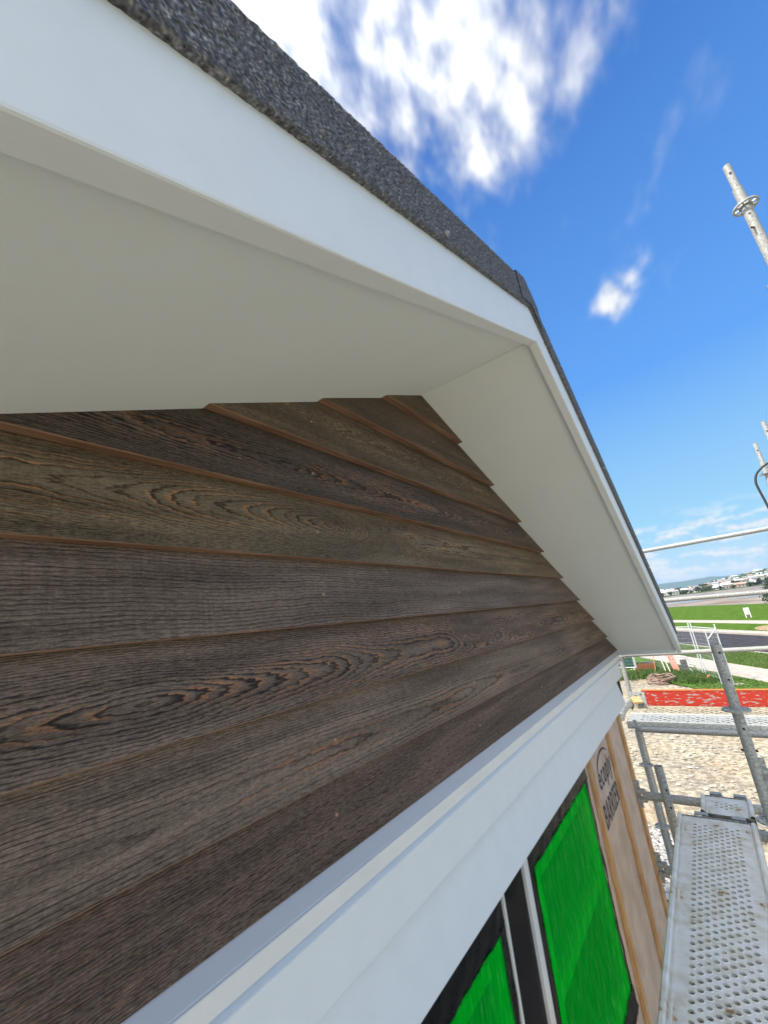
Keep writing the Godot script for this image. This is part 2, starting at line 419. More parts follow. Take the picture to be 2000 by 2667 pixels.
func setup_view():
	var cam := Camera3D.new()
	cam.name = "camera"
	var yw := deg_to_rad(53.9641)
	var pt := deg_to_rad(15.8721)
	var rl := deg_to_rad(-6.8795)
	var fw := Vector3(sin(yw) * cos(pt), sin(pt), -cos(yw) * cos(pt))
	var r0 := Vector3(cos(yw), 0, sin(yw))
	var u0 := r0.cross(fw)
	var r := r0 * cos(rl) + u0 * sin(rl)
	var u := r0 * -sin(rl) + u0 * cos(rl)
	cam.transform = Transform3D(Basis(r, u, -fw), CAM)
	cam.fov = 103.918
	cam.near = 0.02
	cam.far = 30000.0
	add_child(cam)
	cam.current = true
	var we := WorldEnvironment.new()
	we.name = "environment"
	var e := Environment.new()
	e.background_mode = Environment.BG_SKY
	e.sky = make_sky()
	e.tonemap_mode = Environment.TONE_MAPPER_LINEAR
	e.tonemap_exposure = 2.4
	e.sdfgi_enabled = true; e.ssao_enabled = true; e.ssil_enabled = true
	e.fog_enabled = true
	e.fog_density = 0.00009
	e.fog_light_color = Color(.72, .84, .97)
	we.environment = e
	add_child(we)
	var sun := DirectionalLight3D.new()
	sun.name = "sun"
	sun.light_energy = 0.82
	sun.light_color = Color(1.0, .965, .90)
	sun.light_angular_distance = 4.0
	sun.shadow_enabled = true
	add_child(sun)
	sun.look_at_from_position(Vector3(-.55, .78, -.30), Vector3.ZERO)

# ------------------------------------------------------------------ ground and street
func st(s: float, t: float, y: float) -> Vector3:
	var p := ROAD * s + OVER * t
	return Vector3(p.x, y, p.y)
func strip(t0: float, t1: float, y: float, s0 := -400.0, s1 := 400.0) -> MB:
	var m := MB.new()
	m.quad(st(s0, t1, y), st(s0, t0, y), st(s1, t0, y), st(s1, t1, y))
	return m
func build_ground():
	var m := MB.new()
	m.quad(Vector3(-15000, -.05, 15000), Vector3(15000, -.05, 15000), Vector3(15000, -.05, -15000), Vector3(-15000, -.05, -15000))
	tag(struct("ground", m.mesh(M.mud)), "wide brown mudflat of the estuary at low tide")
	# building site: worn gravel, gently uneven
	var fn := FastNoiseLite.new()
	fn.seed = 3; fn.frequency = 0.25
	m = MB.new()
	var nx := 150
	var nz := 150
	var f2 := FastNoiseLite.new()
	f2.seed = 8; f2.frequency = 1.6
	for j in nz + 1:
		for i in nx + 1:
			var p := st(lerpf(-40, 26, float(i) / nx), lerpf(-24, 11.1, float(j) / nz), 0)
			p.y = 0.03 * fn.get_noise_2d(p.x, p.z) + 0.03 * f2.get_noise_2d(p.x, p.z)
			var q := clampf(.5 + 1.1 * fn.get_noise_2d(p.x * 2.2 + 50.0, p.z * 2.2), 0, 1)
			var q2 := clampf(1.6 * f2.get_noise_2d(p.x * .35, p.z * .35 + 9.0), 0, 1)
			m.c = Color(.80, .79, .77).lerp(Color(1.12, 1.06, .92), q).lerp(Color(1.0, .76, .55), q2 * .6)
			m.pt(p, Vector3.UP)
	for j in nz:
		for i in nx:
			var k := j * (nx + 1) + i
			m.ix.append_array([k, k + 1, k + nx + 2, k, k + nx + 2, k + nx + 1])
	var sur := SurfaceTool.new()
	sur.create_from(m.mesh(M.gravel), 0)
	sur.generate_normals()
	var gm := sur.commit()
	gm.surface_set_material(0, M.gravel)
	tag(struct("building_site", gm), "pale worn gravel ground of the building site")
	# berm, footpath, berm, street, kerb, berm, path, reserve
	var edge := [Vector2(26.0, -9.0), Vector2(23.5, -6.0), Vector2(21.6, -2.9), Vector2(20.6, -1.6), Vector2(19.3, -.75), Vector2(18.55, -.2), Vector2(17.9, .9), Vector2(17.2, 2.3), Vector2(15.0, 5.0), Vector2(9.0, 9.0)]
	m = MB.new()
	for k in edge.size() - 1:
		var a: Vector2 = edge[k]
		var b: Vector2 = edge[k + 1]
		var a2 := a + OVER * (11.1 - a.dot(OVER))
		var b2 := b + OVER * (11.1 - b.dot(OVER))
		m.quad(Vector3(a.x, .05, a.y), Vector3(b.x, .05, b.y), Vector3(b2.x, .05, b2.y), Vector3(a2.x, .05, a2.y))
	tag(struct("verge", m.mesh(M.grass_near)), "grass verge between the site fence and the footpath")
	m = MB.new()
	for k in 60:   # footpath slabs 1.5 m long with open joints
		var s0 := -45.0 + k * 1.5
		m.hexa([st(s0, 11.1, .0), st(s0, 12.7, .0), st(s0, 12.7, .06), st(s0, 11.1, .06), st(s0 + 1.488, 11.1, .0), st(s0 + 1.488, 12.7, .0), st(s0 + 1.488, 12.7, .06), st(s0 + 1.488, 11.1, .06)])
	tag(struct("footpath", m.mesh(M.concrete)), "pale concrete footpath along the verge")
	struct("berm", strip(12.7, 15.4, .05).mesh(M.grass))
	m = MB.new()
	for k in 2:
		var t0: float = [15.4, 20.85][k]
		var t1: float = [15.55, 22.0][k]
		m.hexa([st(-400, t0, -.05), st(-400, t1, -.05), st(-400, t1, .075), st(-400, t0, .075), st(400, t0, -.05), st(400, t1, -.05), st(400, t1, .075), st(400, t0, .075)])
	tag(struct("kerb", m.mesh(M.concrete)), "concrete kerb along both sides of the street")
	tag(struct("road", strip(15.55, 20.85, -.04).mesh(M.asphalt)), "grey asphalt street")
	struct("berm", strip(22.0, 26.0, .05).mesh(M.grass))
	tag(struct("path", strip(26.0, 28.15, .055).mesh(M.concrete)), "pale concrete path across the reserve")
	m = MB.new()
	for k in 40:   # reserve lawn with an uneven seaward edge
		var s0 := -200.0 + k * 10.0
		var e0 := 50.5 + 2.0 * sin(k * 0.8)
		var e1 := 50.5 + 2.0 * sin((k + 1) * 0.8)
		m.quad(st(s0, e0, .05), st(s0, 28.15, .05), st(s0 + 10, 28.15, .05), st(s0 + 10, e1, .05))
	tag(struct("lawn", m.mesh(M.grass)), "green lawn of the waterfront reserve")
	# bare patch by the far kerb
	m = MB.new()
	for k in 14:
		var a0 := TAU * k / 14
		var a1 := TAU * (k + 1) / 14
		m.tri(Vector3(41.5, .062, 4.3), Vector3(41.5 + cos(a1) * 2.6, .062, 4.3 + sin(a1) * 1.1), Vector3(41.5 + cos(a0) * 2.6, .062, 4.3 + sin(a0) * 1.1))
	tag(struct("bare_patch", m.mesh(M.clay)), "worn bare earth beside the kerb")
	# pools left by the tide
	for p in [[Vector3(168, 0, -9), 45.0, 5.0], [Vector3(140, 0, 14), 22.0, 5.5], [Vector3(215, 0, 10), 60.0, 9.0], [Vector3(300, 0, -10), 70.0, 12.0], [Vector3(330, 0, 30), 60.0, 14.0]]:
		m = MB.new()
		var c0: Vector3 = p[0]
		for k in 30:
			var q := []
			for e in 2:
				var a := TAU * (k + e) / 30
				var rr := 1.0 + 0.25 * sin(a * 3 + c0.x) + 0.12 * sin(a * 7 + c0.z)
				q.append(Vector3(c0.x, -.04, c0.z) + st(cos(a) * p[1] * rr * 0.5, sin(a) * p[2] * rr, 0))
			m.tri(Vector3(c0.x, -.04, c0.z), q[1], q[0])
		tag(struct("tidal_water", m.mesh(M.water)), "shallow tidal water lying on the mudflat")

# ------------------------------------------------------------------ house
func slope_y(x: float) -> float:
	return YA - (SL * (XA - x) if x < XA else SR * (x - XA))
func build_house():
	var house := thing("house", Vector3(0, 0, 0), "house with brown cedar gable, white bargeboards and dark gritty roof edge", "house")
	# --- cedar weatherboards
	var ys := [2.966, 3.104, 3.263, 3.420, 3.575, 3.733, 3.887, 4.044, 4.195, 4.36]
	var C0 := func(r, g, b): return L(r, g, b)
	var bo := [
		{base = L(.140, .104, .083), dark = L(.046, .034, .030), warm = L(.22, .105, .062), sp = .0042, d0 = .05, tilt = .02, reach = 1.0, wander = .02, xc = 3.0, yc = -.25, ell = 1.0, warp = .008, wx = .9, wy = 4.0, rag = .50, wt = .0, warmth = .6, tip = 0.0, contrast = 1.0, saw = .06, lw = .60},
		{base = L(.176, .137, .109), dark = L(.055, .038, .032), warm = L(.30, .140, .075), sp = 0.01, d0 = .004, tilt = 0.04, reach = 0.9, wander = .009, xc = -0.05, yc = 0.05, ell = 1.0, warp = .008, wx = .8, wy = 3.0, rag = .16, wt = -.05, warmth = .85, tip = 0.6, contrast = .95, saw = .07, lw = 0.84, tight = 7.0, short = 1.0},
		{base = L(.152, .118, .098), dark = L(.030, .024, .024), warm = L(.31, .155, .085), sp = .0095, d0 = .003, tilt = 0.075, reach = 0.42, wander = .013, xc = 0.3, yc = .060, ell = 1.1, warp = .010, wx = 1.6, wy = 5.0, rag = 0.3, wt = -0.3, warmth = .95, tip = 0.5, contrast = 1.0, saw = .07, lw = .70, knots = [[1.50, .10, .12, .05, .060], [1.95, .07, .16, .04, .045]], tight = 8.0, left = false, short = 1.0},
		{base = L(.162, .129, .111), dark = L(.054, .042, .038), warm = L(.20, .095, .065), sp = .0058, d0 = .3, tilt = .02, reach = 2.0, wander = .03, xc = 5.0, yc = -.4, ell = 1.0, warp = .005, wx = .7, wy = 2.0, rag = .18, wt = .25, warmth = .45, tip = 0.0, contrast = .9, saw = .09, lw = .70},
		{base = L(.152, .122, .087), dark = L(.036, .025, .018), warm = L(.33, .17, .085), sp = 0.0115, d0 = .002, tilt = 0.085, reach = 0.36, wander = .010, xc = 0.74, yc = 0.098, ell = 1.2, warp = .008, wx = 1.4, wy = 4.0, rag = 0.22, wt = -0.2, warmth = .9, tip = 0.6, contrast = .95, saw = .07, lw = 0.86, knots = [[1.02, .065, .07, .03, .040]], tight = 12.0, short = 0.35},
		{base = L(.104, .082, .068), dark = L(.020, .016, .017), warm = L(.28, .135, .070), sp = 0.0085, d0 = .003, tilt = 0.06, reach = 0.42, wander = .016, xc = 0.62, yc = .075, ell = 1.0, warp = .010, wx = 1.4, wy = 5.0, rag = .34, wt = -.20, warmth = .8, tip = 0.5, contrast = 1.0, saw = .07, lw = 0.64, tight = 8.0, short = 0.7},
		{base = L(.122, .093, .068), dark = L(.040, .029, .021), warm = L(.31, .215, .12), sp = 0.007, d0 = .003, tilt = 0.05, reach = 0.4, wander = .016, xc = .7, yc = .10, ell = 1.0, warp = .012, wx = 1.8, wy = 5.0, rag = .45, wt = -.15, warmth = .7, tip = 0.4, contrast = .85, saw = .07, lw = .74, tight = 6.0},
		{base = L(.112, .084, .064), dark = L(.042, .030, .024), warm = L(.19, .095, .05), sp = .0052, d0 = .1, tilt = .03, reach = 1.0, wander = .03, xc = 3.0, yc = -.2, ell = 1.0, warp = .010, wx = 1.0, wy = 3.0, rag = .4, wt = .2, warmth = .4, tip = 0.0, contrast = .7, saw = .07, lw = .7},
		{base = L(.112, .082, .058), dark = L(.042, .030, .022), warm = L(.20, .105, .05), sp = .0055, d0 = .1, tilt = .03, reach = 1.0, wander = .03, xc = .0, yc = .3, ell = 1.0, warp = .010, wx = 1.0, wy = 3.0, rag = .4, wt = .2, warmth = .4, tip = 0.0, contrast = .7, saw = .07, lw = .7}]
	var edge_mat := tri_tex(mat(Color(1, 1, 1), 0.7), noise_tex(110, 0.02, [[0.1, L(.13, .07, .042)], [0.5, L(.20, .112, .07)], [0.9, L(.27, .16, .10)]], 256, 5), 1.0)
	edge_mat.uv1_scale = Vector3(0.7, 6, 6)
	var screw := MB.new()
	for k in 10:
		var a0 := TAU * k / 10
		var a1 := TAU * (k + 1) / 10
		var e0 := Vector3(cos(a0), sin(a0), 0)
		var e1 := Vector3(cos(a1), sin(a1), 0)
		screw.quad(e0 * .0042, e1 * .0042, e1 * .0036 + Vector3(0, 0, .0014), e0 * .0036 + Vector3(0, 0, .0014))
		screw.quad(e0 * .0036 + Vector3(0, 0, .0014), e1 * .0036 + Vector3(0, 0, .0014), e1 * .002 + Vector3(0, 0, .0012), e0 * .002 + Vector3(0, 0, .0012))
		screw.quad(e0 * .002 + Vector3(0, 0, .0012), e1 * .002 + Vector3(0, 0, .0012), e1 * .001 + Vector3(0, 0, -.001), e0 * .001 + Vector3(0, 0, -.001))
	var screw_mesh := screw.mesh(M.copper)
	for i in 9:
		var y0: float = ys[i]
		var y1 := minf(ys[i + 1] + .03, YA - .001)
		var slant := .0265 / .156
		var b: Dictionary = bo[i]
		b.seed = 200 + i * 31
		var wood := cedar(b)
		var fr := MB.new()
		var ed := MB.new()
		var xl := func(y): return XA - (YA - y) / SL
		var xr := func(y): return XA + (YA - y) / SR
		var F := func(x, y): return Vector3(x, y, -(y - y0) * slant)
		var U := func(x, y): return Vector2((x + .1) / 4.4, 1.0 - (y - y0) / .19)
		var ch := .0016
		var yc := y0 + ch
		fr.quad(F.call(xl.call(yc), yc), F.call(xr.call(yc), yc), F.call(xr.call(y1), y1), F.call(xl.call(y1), y1), U.call(xl.call(yc), yc), U.call(xr.call(yc), yc), U.call(xr.call(y1), y1), U.call(xl.call(y1), y1))
		var a0 := Vector3(xl.call(y0), y0, -ch)
		var a1 := Vector3(xr.call(y0), y0, -ch)
		ed.quad(a0, a1, F.call(xr.call(yc), yc), F.call(xl.call(yc), yc))
		ed.quad(Vector3(a0.x, y0, -.0245), Vector3(a1.x, y0, -.0245), a1, a0)
		var bt := -(y1 - y0) * slant - .008
		ed.quad(Vector3(a1.x, y0, -.0245), Vector3(a0.x, y0, -.0245), Vector3(xl.call(y1), y1, bt), Vector3(xr.call(y1), y1, bt))
		ed.quad(a1, Vector3(a1.x, y0, -.0245), Vector3(xr.call(y1), y1, bt), F.call(xr.call(y1), y1))
		ed.quad(Vector3(a0.x, y0, -.0245), a0, F.call(xl.call(y1), y1), Vector3(xl.call(y1), y1, bt))
		var am := fr.mesh(wood)
		ed.add_to(am, edge_mat)
		var wbn := obj("weatherboard", am, house)
		var sy: float = y0 + .071
		for sx in [-.71, -.01, .69, 1.39, 2.09, 2.79, 3.49]:
			if sy + .02 > slope_y(sx): continue
			var so := obj("screw", screw_mesh, wbn)
			so.scale = Vector3(.85, .85, .85)
			so.position = Vector3(sx + rng.randf_range(-.006, .006), sy, -(sy - y0) * slant)
	# gable framing behind the boards
	var gb := MB.new()
	var ply := [Vector2(-1.6, 2.60), Vector2(4.18, 2.60), Vector2(4.18, slope_y(4.18)), Vector2(XA, YA - .002), Vector2(-1.6, slope_y(-1.6))]
	for k in ply.size():
		var p: Vector2 = ply[k]
		var q: Vector2 = ply[(k + 1) % ply.size()]
		gb.quad(Vector3(p.x, p.y, -.14), Vector3(q.x, q.y, -.14), Vector3(q.x, q.y, -.047), Vector3(p.x, p.y, -.047))
		if k > 0 and k < ply.size() - 1:
			gb.tri(Vector3(ply[0].x, ply[0].y, -.047), Vector3(p.x, p.y, -.047), Vector3(q.x, q.y, -.047))
			gb.tri(Vector3(ply[0].x, ply[0].y, -.14), Vector3(q.x, q.y, -.14), Vector3(p.x, p.y, -.14))
	obj("gable_lining", gb.mesh(M.room), house)
	# --- white trim under the cedar: apron, cap, two white weatherboards
	var XL := -1.6
	var prof := func(pts: Array, x1: float, called: String, m: Material):
		var w := MB.new()
		for k in pts.size():
			var p: Vector2 = pts[k]
			var q: Vector2 = pts[(k + 1) % pts.size()]
			w.quad(Vector3(XL, p.y, p.x), Vector3(x1, p.y, p.x), Vector3(x1, q.y, q.x), Vector3(XL, q.y, q.x))
		for k in range(1, pts.size() - 1):
			w.tri(Vector3(x1, pts[0].y, pts[0].x), Vector3(x1, pts[k + 1].y, pts[k + 1].x), Vector3(x1, pts[k].y, pts[k].x))
		return obj(called, w.mesh(m), house)
	# points (z, y) from the bottom front upwards and back round
	prof.call([Vector2(.0240, 2.9125), Vector2(.0240, 2.9440), Vector2(.0225, 2.9462), Vector2(-.019, 2.976), Vector2(-.03, 2.976), Vector2(-.03, 2.9125)], 4.03, "apron_flashing", M.flashing)
	prof.call([Vector2(.0245, 2.9126), Vector2(.0275, 2.9126), Vector2(.0275, 2.9425), Vector2(.0262, 2.9440), Vector2(.0245, 2.9440)], 4.03, "fascia_strip", M.cream)
	prof.call([Vector2(.0360, 2.890), Vector2(.0360, 2.9045), Vector2(.0345, 2.9062), Vector2(.0235, 2.9120), Vector2(-.03, 2.9120), Vector2(-.03, 2.890)], 3.95, "cap_moulding", M.white)
	prof.call([Vector2(.0060, 2.798), Vector2(.0345, 2.798), Vector2(.0360, 2.800), Vector2(.0330, 2.8895), Vector2(-.03, 2.8895), Vector2(-.03, 2.810), Vector2(.0060, 2.810)], 3.88, "white_weatherboard", M.white)
	prof.call([Vector2(-.03, 2.625), Vector2(.0345, 2.625), Vector2(.0360, 2.627), Vector2(.0050, 2.8095), Vector2(-.03, 2.8095)], 3.735, "white_weatherboard", M.white)
	# --- lower wall: sheathing panels, battens, windows
	var zp := -.040
	var pan := func(x0, x1):
		var p := MB.new()
		p.box(Vector3(x0, .35, zp - .009), Vector3(x1, 2.66, zp))
		return obj("sheathing_panel", p.mesh(M.ply), house)
	pan.call(-1.4, .40)
	var text_panel: MeshInstance3D = pan.call(2.52, 3.726)
	var under := MB.new()
	under.box(Vector3(.40, .35, zp - .009), Vector3(2.52, 1.60, zp - .0005))
	obj("sheathing_panel", under.mesh(M.ply), house)
	for x in [2.625, 3.195, 3.665, -.2, .3]:
		var bt := MB.new()
		bt.bevel(Vector3(x, .36, zp + .0005), Vector3(x + .045, 2.64, -.0185), .002)
		obj("batten", bt.mesh(M.pine), house)
	# corner flashing wrap
	var cf := MB.new()
	cf.box(Vector3(3.7275, .35, -.30), Vector3(3.7335, 2.66, -.0295))
	obj("corner_flashing", cf.mesh(M.black_iron), house)
	# printed lettering on the sheathing
	var font := SystemFont.new()
	font.font_names = PackedStringArray(["Droid Sans"])
	font.font_weight = 700
	for w in [["ecoply", 2.795, 2.312, .150, .36], ["BARRIER", 2.755, 2.172, .115, .43]]:
		var tm := TextMesh.new()
		tm.text = w[0]; tm.font = font; tm.font_size = 48; tm.depth = 0.0
		tm.horizontal_alignment = HORIZONTAL_ALIGNMENT_LEFT
		tm.vertical_alignment = VERTICAL_ALIGNMENT_BOTTOM
		tm.pixel_size = 0.01
		tm.material = M.ink
		var bx := tm.get_aabb()
		var o := obj("printed_lettering", tm, text_panel)
		o.scale = Vector3(w[4] / bx.size.x, w[3] / bx.size.y, 1)
		o.position = Vector3(w[1] - bx.position.x * o.scale.x, w[2] - bx.position.y * o.scale.y, zp + .0012)
	var arc := MB.new()
	for k in 18:
		var pp := []
		for e in 2:
			var t := (k + e) / 18.0
			var a := lerpf(PI * 0.97, PI * 0.18, t)
			var wd := .004 + .007 * sin(PI * minf(1.0, t * 1.1))
			var dirv := Vector3(cos(a) * .17, sin(a) * .085, 0)
			var ce := Vector3(2.985, 2.425, zp + .0012)
			pp.append(ce + dirv * (1.0 - wd / .12)); pp.append(ce + dirv * (1.0 + wd / .12))
		arc.quad(pp[0], pp[2], pp[3], pp[1])
	obj("printed_arc", arc.mesh(M.ink), text_panel)
	build_windows(house)
	# --- the rest of the body: side walls, back, floor, rooms stay closed
	var bd := MB.new()
	bd.box(Vector3(3.62, .3, -9.0), Vector3(3.7265, 2.66, -.0495))
	bd.box(Vector3(-1.4, .3, -9.0), Vector3(-1.28, 2.66, -.0495))
	bd.box(Vector3(-1.28, .3, -9.0), Vector3(3.62, 2.66, -8.88))
	bd.box(Vector3(-1.28, .3, -8.88), Vector3(3.62, .42, -.0495))
	obj("house_wall", bd.mesh(M.ply), house)
	var inn := MB.new()   # framed inner wall with the window openings left free
	inn.box(Vector3(-1.28, .42, -.14), Vector3(.42, 2.60, -.0495))
	inn.box(Vector3(2.55, .42, -.14), Vector3(3.62, 2.60, -.0495))
	inn.box(Vector3(.42, .42, -.14), Vector3(2.55, 1.58, -.0495))
	obj("wall_frame", inn.mesh(M.pine), house)
	var fs := MB.new()
	fs.box(Vector3(-1.4, .0, -9.0), Vector3(3.70, .2995, -.06))
	obj("foundation", fs.mesh(M.concrete), house)
	var ce := MB.new()
	ce.box(Vector3(-1.28, 2.605, -8.88), Vector3(3.62, 2.655, -.145))
	obj("ceiling_lining", ce.mesh(M.room), house)
	build_roof(house)

func sheet(x0: float, x1: float, y0: float, y1: float, z: float, nx: int, ny: int, amp: float, sd: int, m: Material, dx := 6.0, dy := 30.0, thick := 0.0) -> ArrayMesh:
	var f := FastNoiseLite.new()
	f.seed = sd; f.frequency = 1.0; f.fractal_octaves = 3
	var w := MB.new()
	for j in ny + 1:
		for i in nx + 1:
			var x := lerpf(x0, x1, float(i) / nx)
			var y := lerpf(y0, y1, float(j) / ny)
			w.pt(Vector3(x, y, z + amp * f.get_noise_2d(x * dx, y * dy)), Vector3.BACK, Vector2(x, y))
	for j in ny:
		for i in nx:
			var k := j * (nx + 1) + i
			w.ix.append_array([k, k + nx + 2, k + 1, k, k + nx + 1, k + nx + 2])
	if thick > 0.0:   # a back face and closed edges
		var n0 := w.v.size()
		for k in n0: w.pt(w.v[k] - Vector3(0, 0, thick), Vector3.FORWARD, w.uv[k])
		for k in range(0, w.ix.size(), 3): w.ix.append_array([w.ix[k] + n0, w.ix[k + 2] + n0, w.ix[k + 1] + n0])
		var rim := []
		for i in nx + 1: rim.append(i)
		for j in range(1, ny + 1): rim.append(j * (nx + 1) + nx)
		for i in range(nx - 1, -1, -1): rim.append(ny * (nx + 1) + i)
		for j in range(ny - 1, 0, -1): rim.append(j * (nx + 1))
		for k in rim.size():
			var a: int = rim[k]
			var b: int = rim[(k + 1) % rim.size()]
			w.ix.append_array([a, b, b + n0, a, b + n0, a + n0])
	var s := SurfaceTool.new()
	s.create_from(w.mesh(m), 0)
	s.generate_normals()
	var r := s.commit()
	r.surface_set_material(0, m)
	return r

func build_windows(house: Node3D):
	for win in [[1.665, 2.495, 1.650, 2.492], [.505, 1.336, 1.650, 2.475]]:
		var x0: float = win[0]
		var x1: float = win[1]
		var y0: float = win[2]
		var y1: float = win[3]
		var g := MB.new()
		var d := .055
		g.bevel(Vector3(x0, y0, -.09), Vector3(x0 + d, y1, -.036), .003)
		g.bevel(Vector3(x1 - d, y0, -.09), Vector3(x1, y1, -.036), .003)
		g.bevel(Vector3(x0 + d, y1 - d, -.09), Vector3(x1 - d, y1, -.037), .003)
		g.bevel(Vector3(x0 + d, y0, -.09), Vector3(x1 - d, y0 + d, -.037), .003)
		g.bevel(Vector3(x0 + d, 2.075, -.085), Vector3(x1 - d, 2.125, -.038), .003)
		var wn := obj("window", g.mesh(M.frame_white), house)
		var p := MB.new()
		p.quad(Vector3(x0 + d, y0 + d, -.062), Vector3(x1 - d, y0 + d, -.062), Vector3(x1 - d, 2.075, -.062), Vector3(x0 + d, 2.075, -.062))
		obj("pane", p.mesh(M.glass), wn)
		p = MB.new()
		p.quad(Vector3(x0 + d, 2.125, -.062), Vector3(x1 - d, 2.125, -.062), Vector3(x1 - d, y1 - d, -.062), Vector3(x0 + d, y1 - d, -.062))
		obj("pane", p.mesh(M.glass), wn)
		tag(obj("protective_film", sheet(x0 - .004, x1 + .004, y0 - .004, y1 + .004, -.0300, 90, 60, .0050, int(x0 * 100), M.film, 22.0, 2.6, .0012), wn), "bright green protective film stuck over the glass")
		# black wrap taped round the opening
		var tp := obj("wrap_tape", sheet(x0 - .075, x1 + .06, y1 + .002, 2.64, -.0315, 80, 12, .0045, 5 + int(x0 * 10), M.wrap, 9.0, 26.0), wn)
		obj("wrap_tape", sheet(x0 - .070, x0 - .002, y0 - .10, y1 + .002, -.0310, 8, 60, .0035, 6 + int(x0 * 10), M.wrap, 20.0, 7.0), wn)
		obj("wrap_tape", sheet(x1 + .002, x1 + .036, y0 - .10, y1 + .01, -.030, 6, 60, .005, 7 + int(x0 * 10), M.wrap, 20.0, 7.0), wn)
		obj("wrap_tape", sheet(x0 - .06, x1 + .05, y0 - .10, y0 - .002, -.028, 60, 10, .008, 8 + int(x0 * 10), M.wrap, 9.0, 20.0), wn)
	var k := MB.new()
	k.bevel(Vector3(1.384, 1.55, -.075), Vector3(1.552, 2.64, -.030), .002)
	obj("mullion_panel", k.mesh(M.black_gloss), house)
	k = MB.new()
	k.bevel(Vector3(1.5525, 1.55, -.08), Vector3(1.590, 2.64, -.018), .002)
	obj("window_jamb", k.mesh(M.frame_white), house)
	k = MB.new()
	k.bevel(Vector3(1.3725, 1.55, -.08), Vector3(1.3835, 2.64, -.022), .002)
	obj("window_jamb", k.mesh(M.frame_white), house)

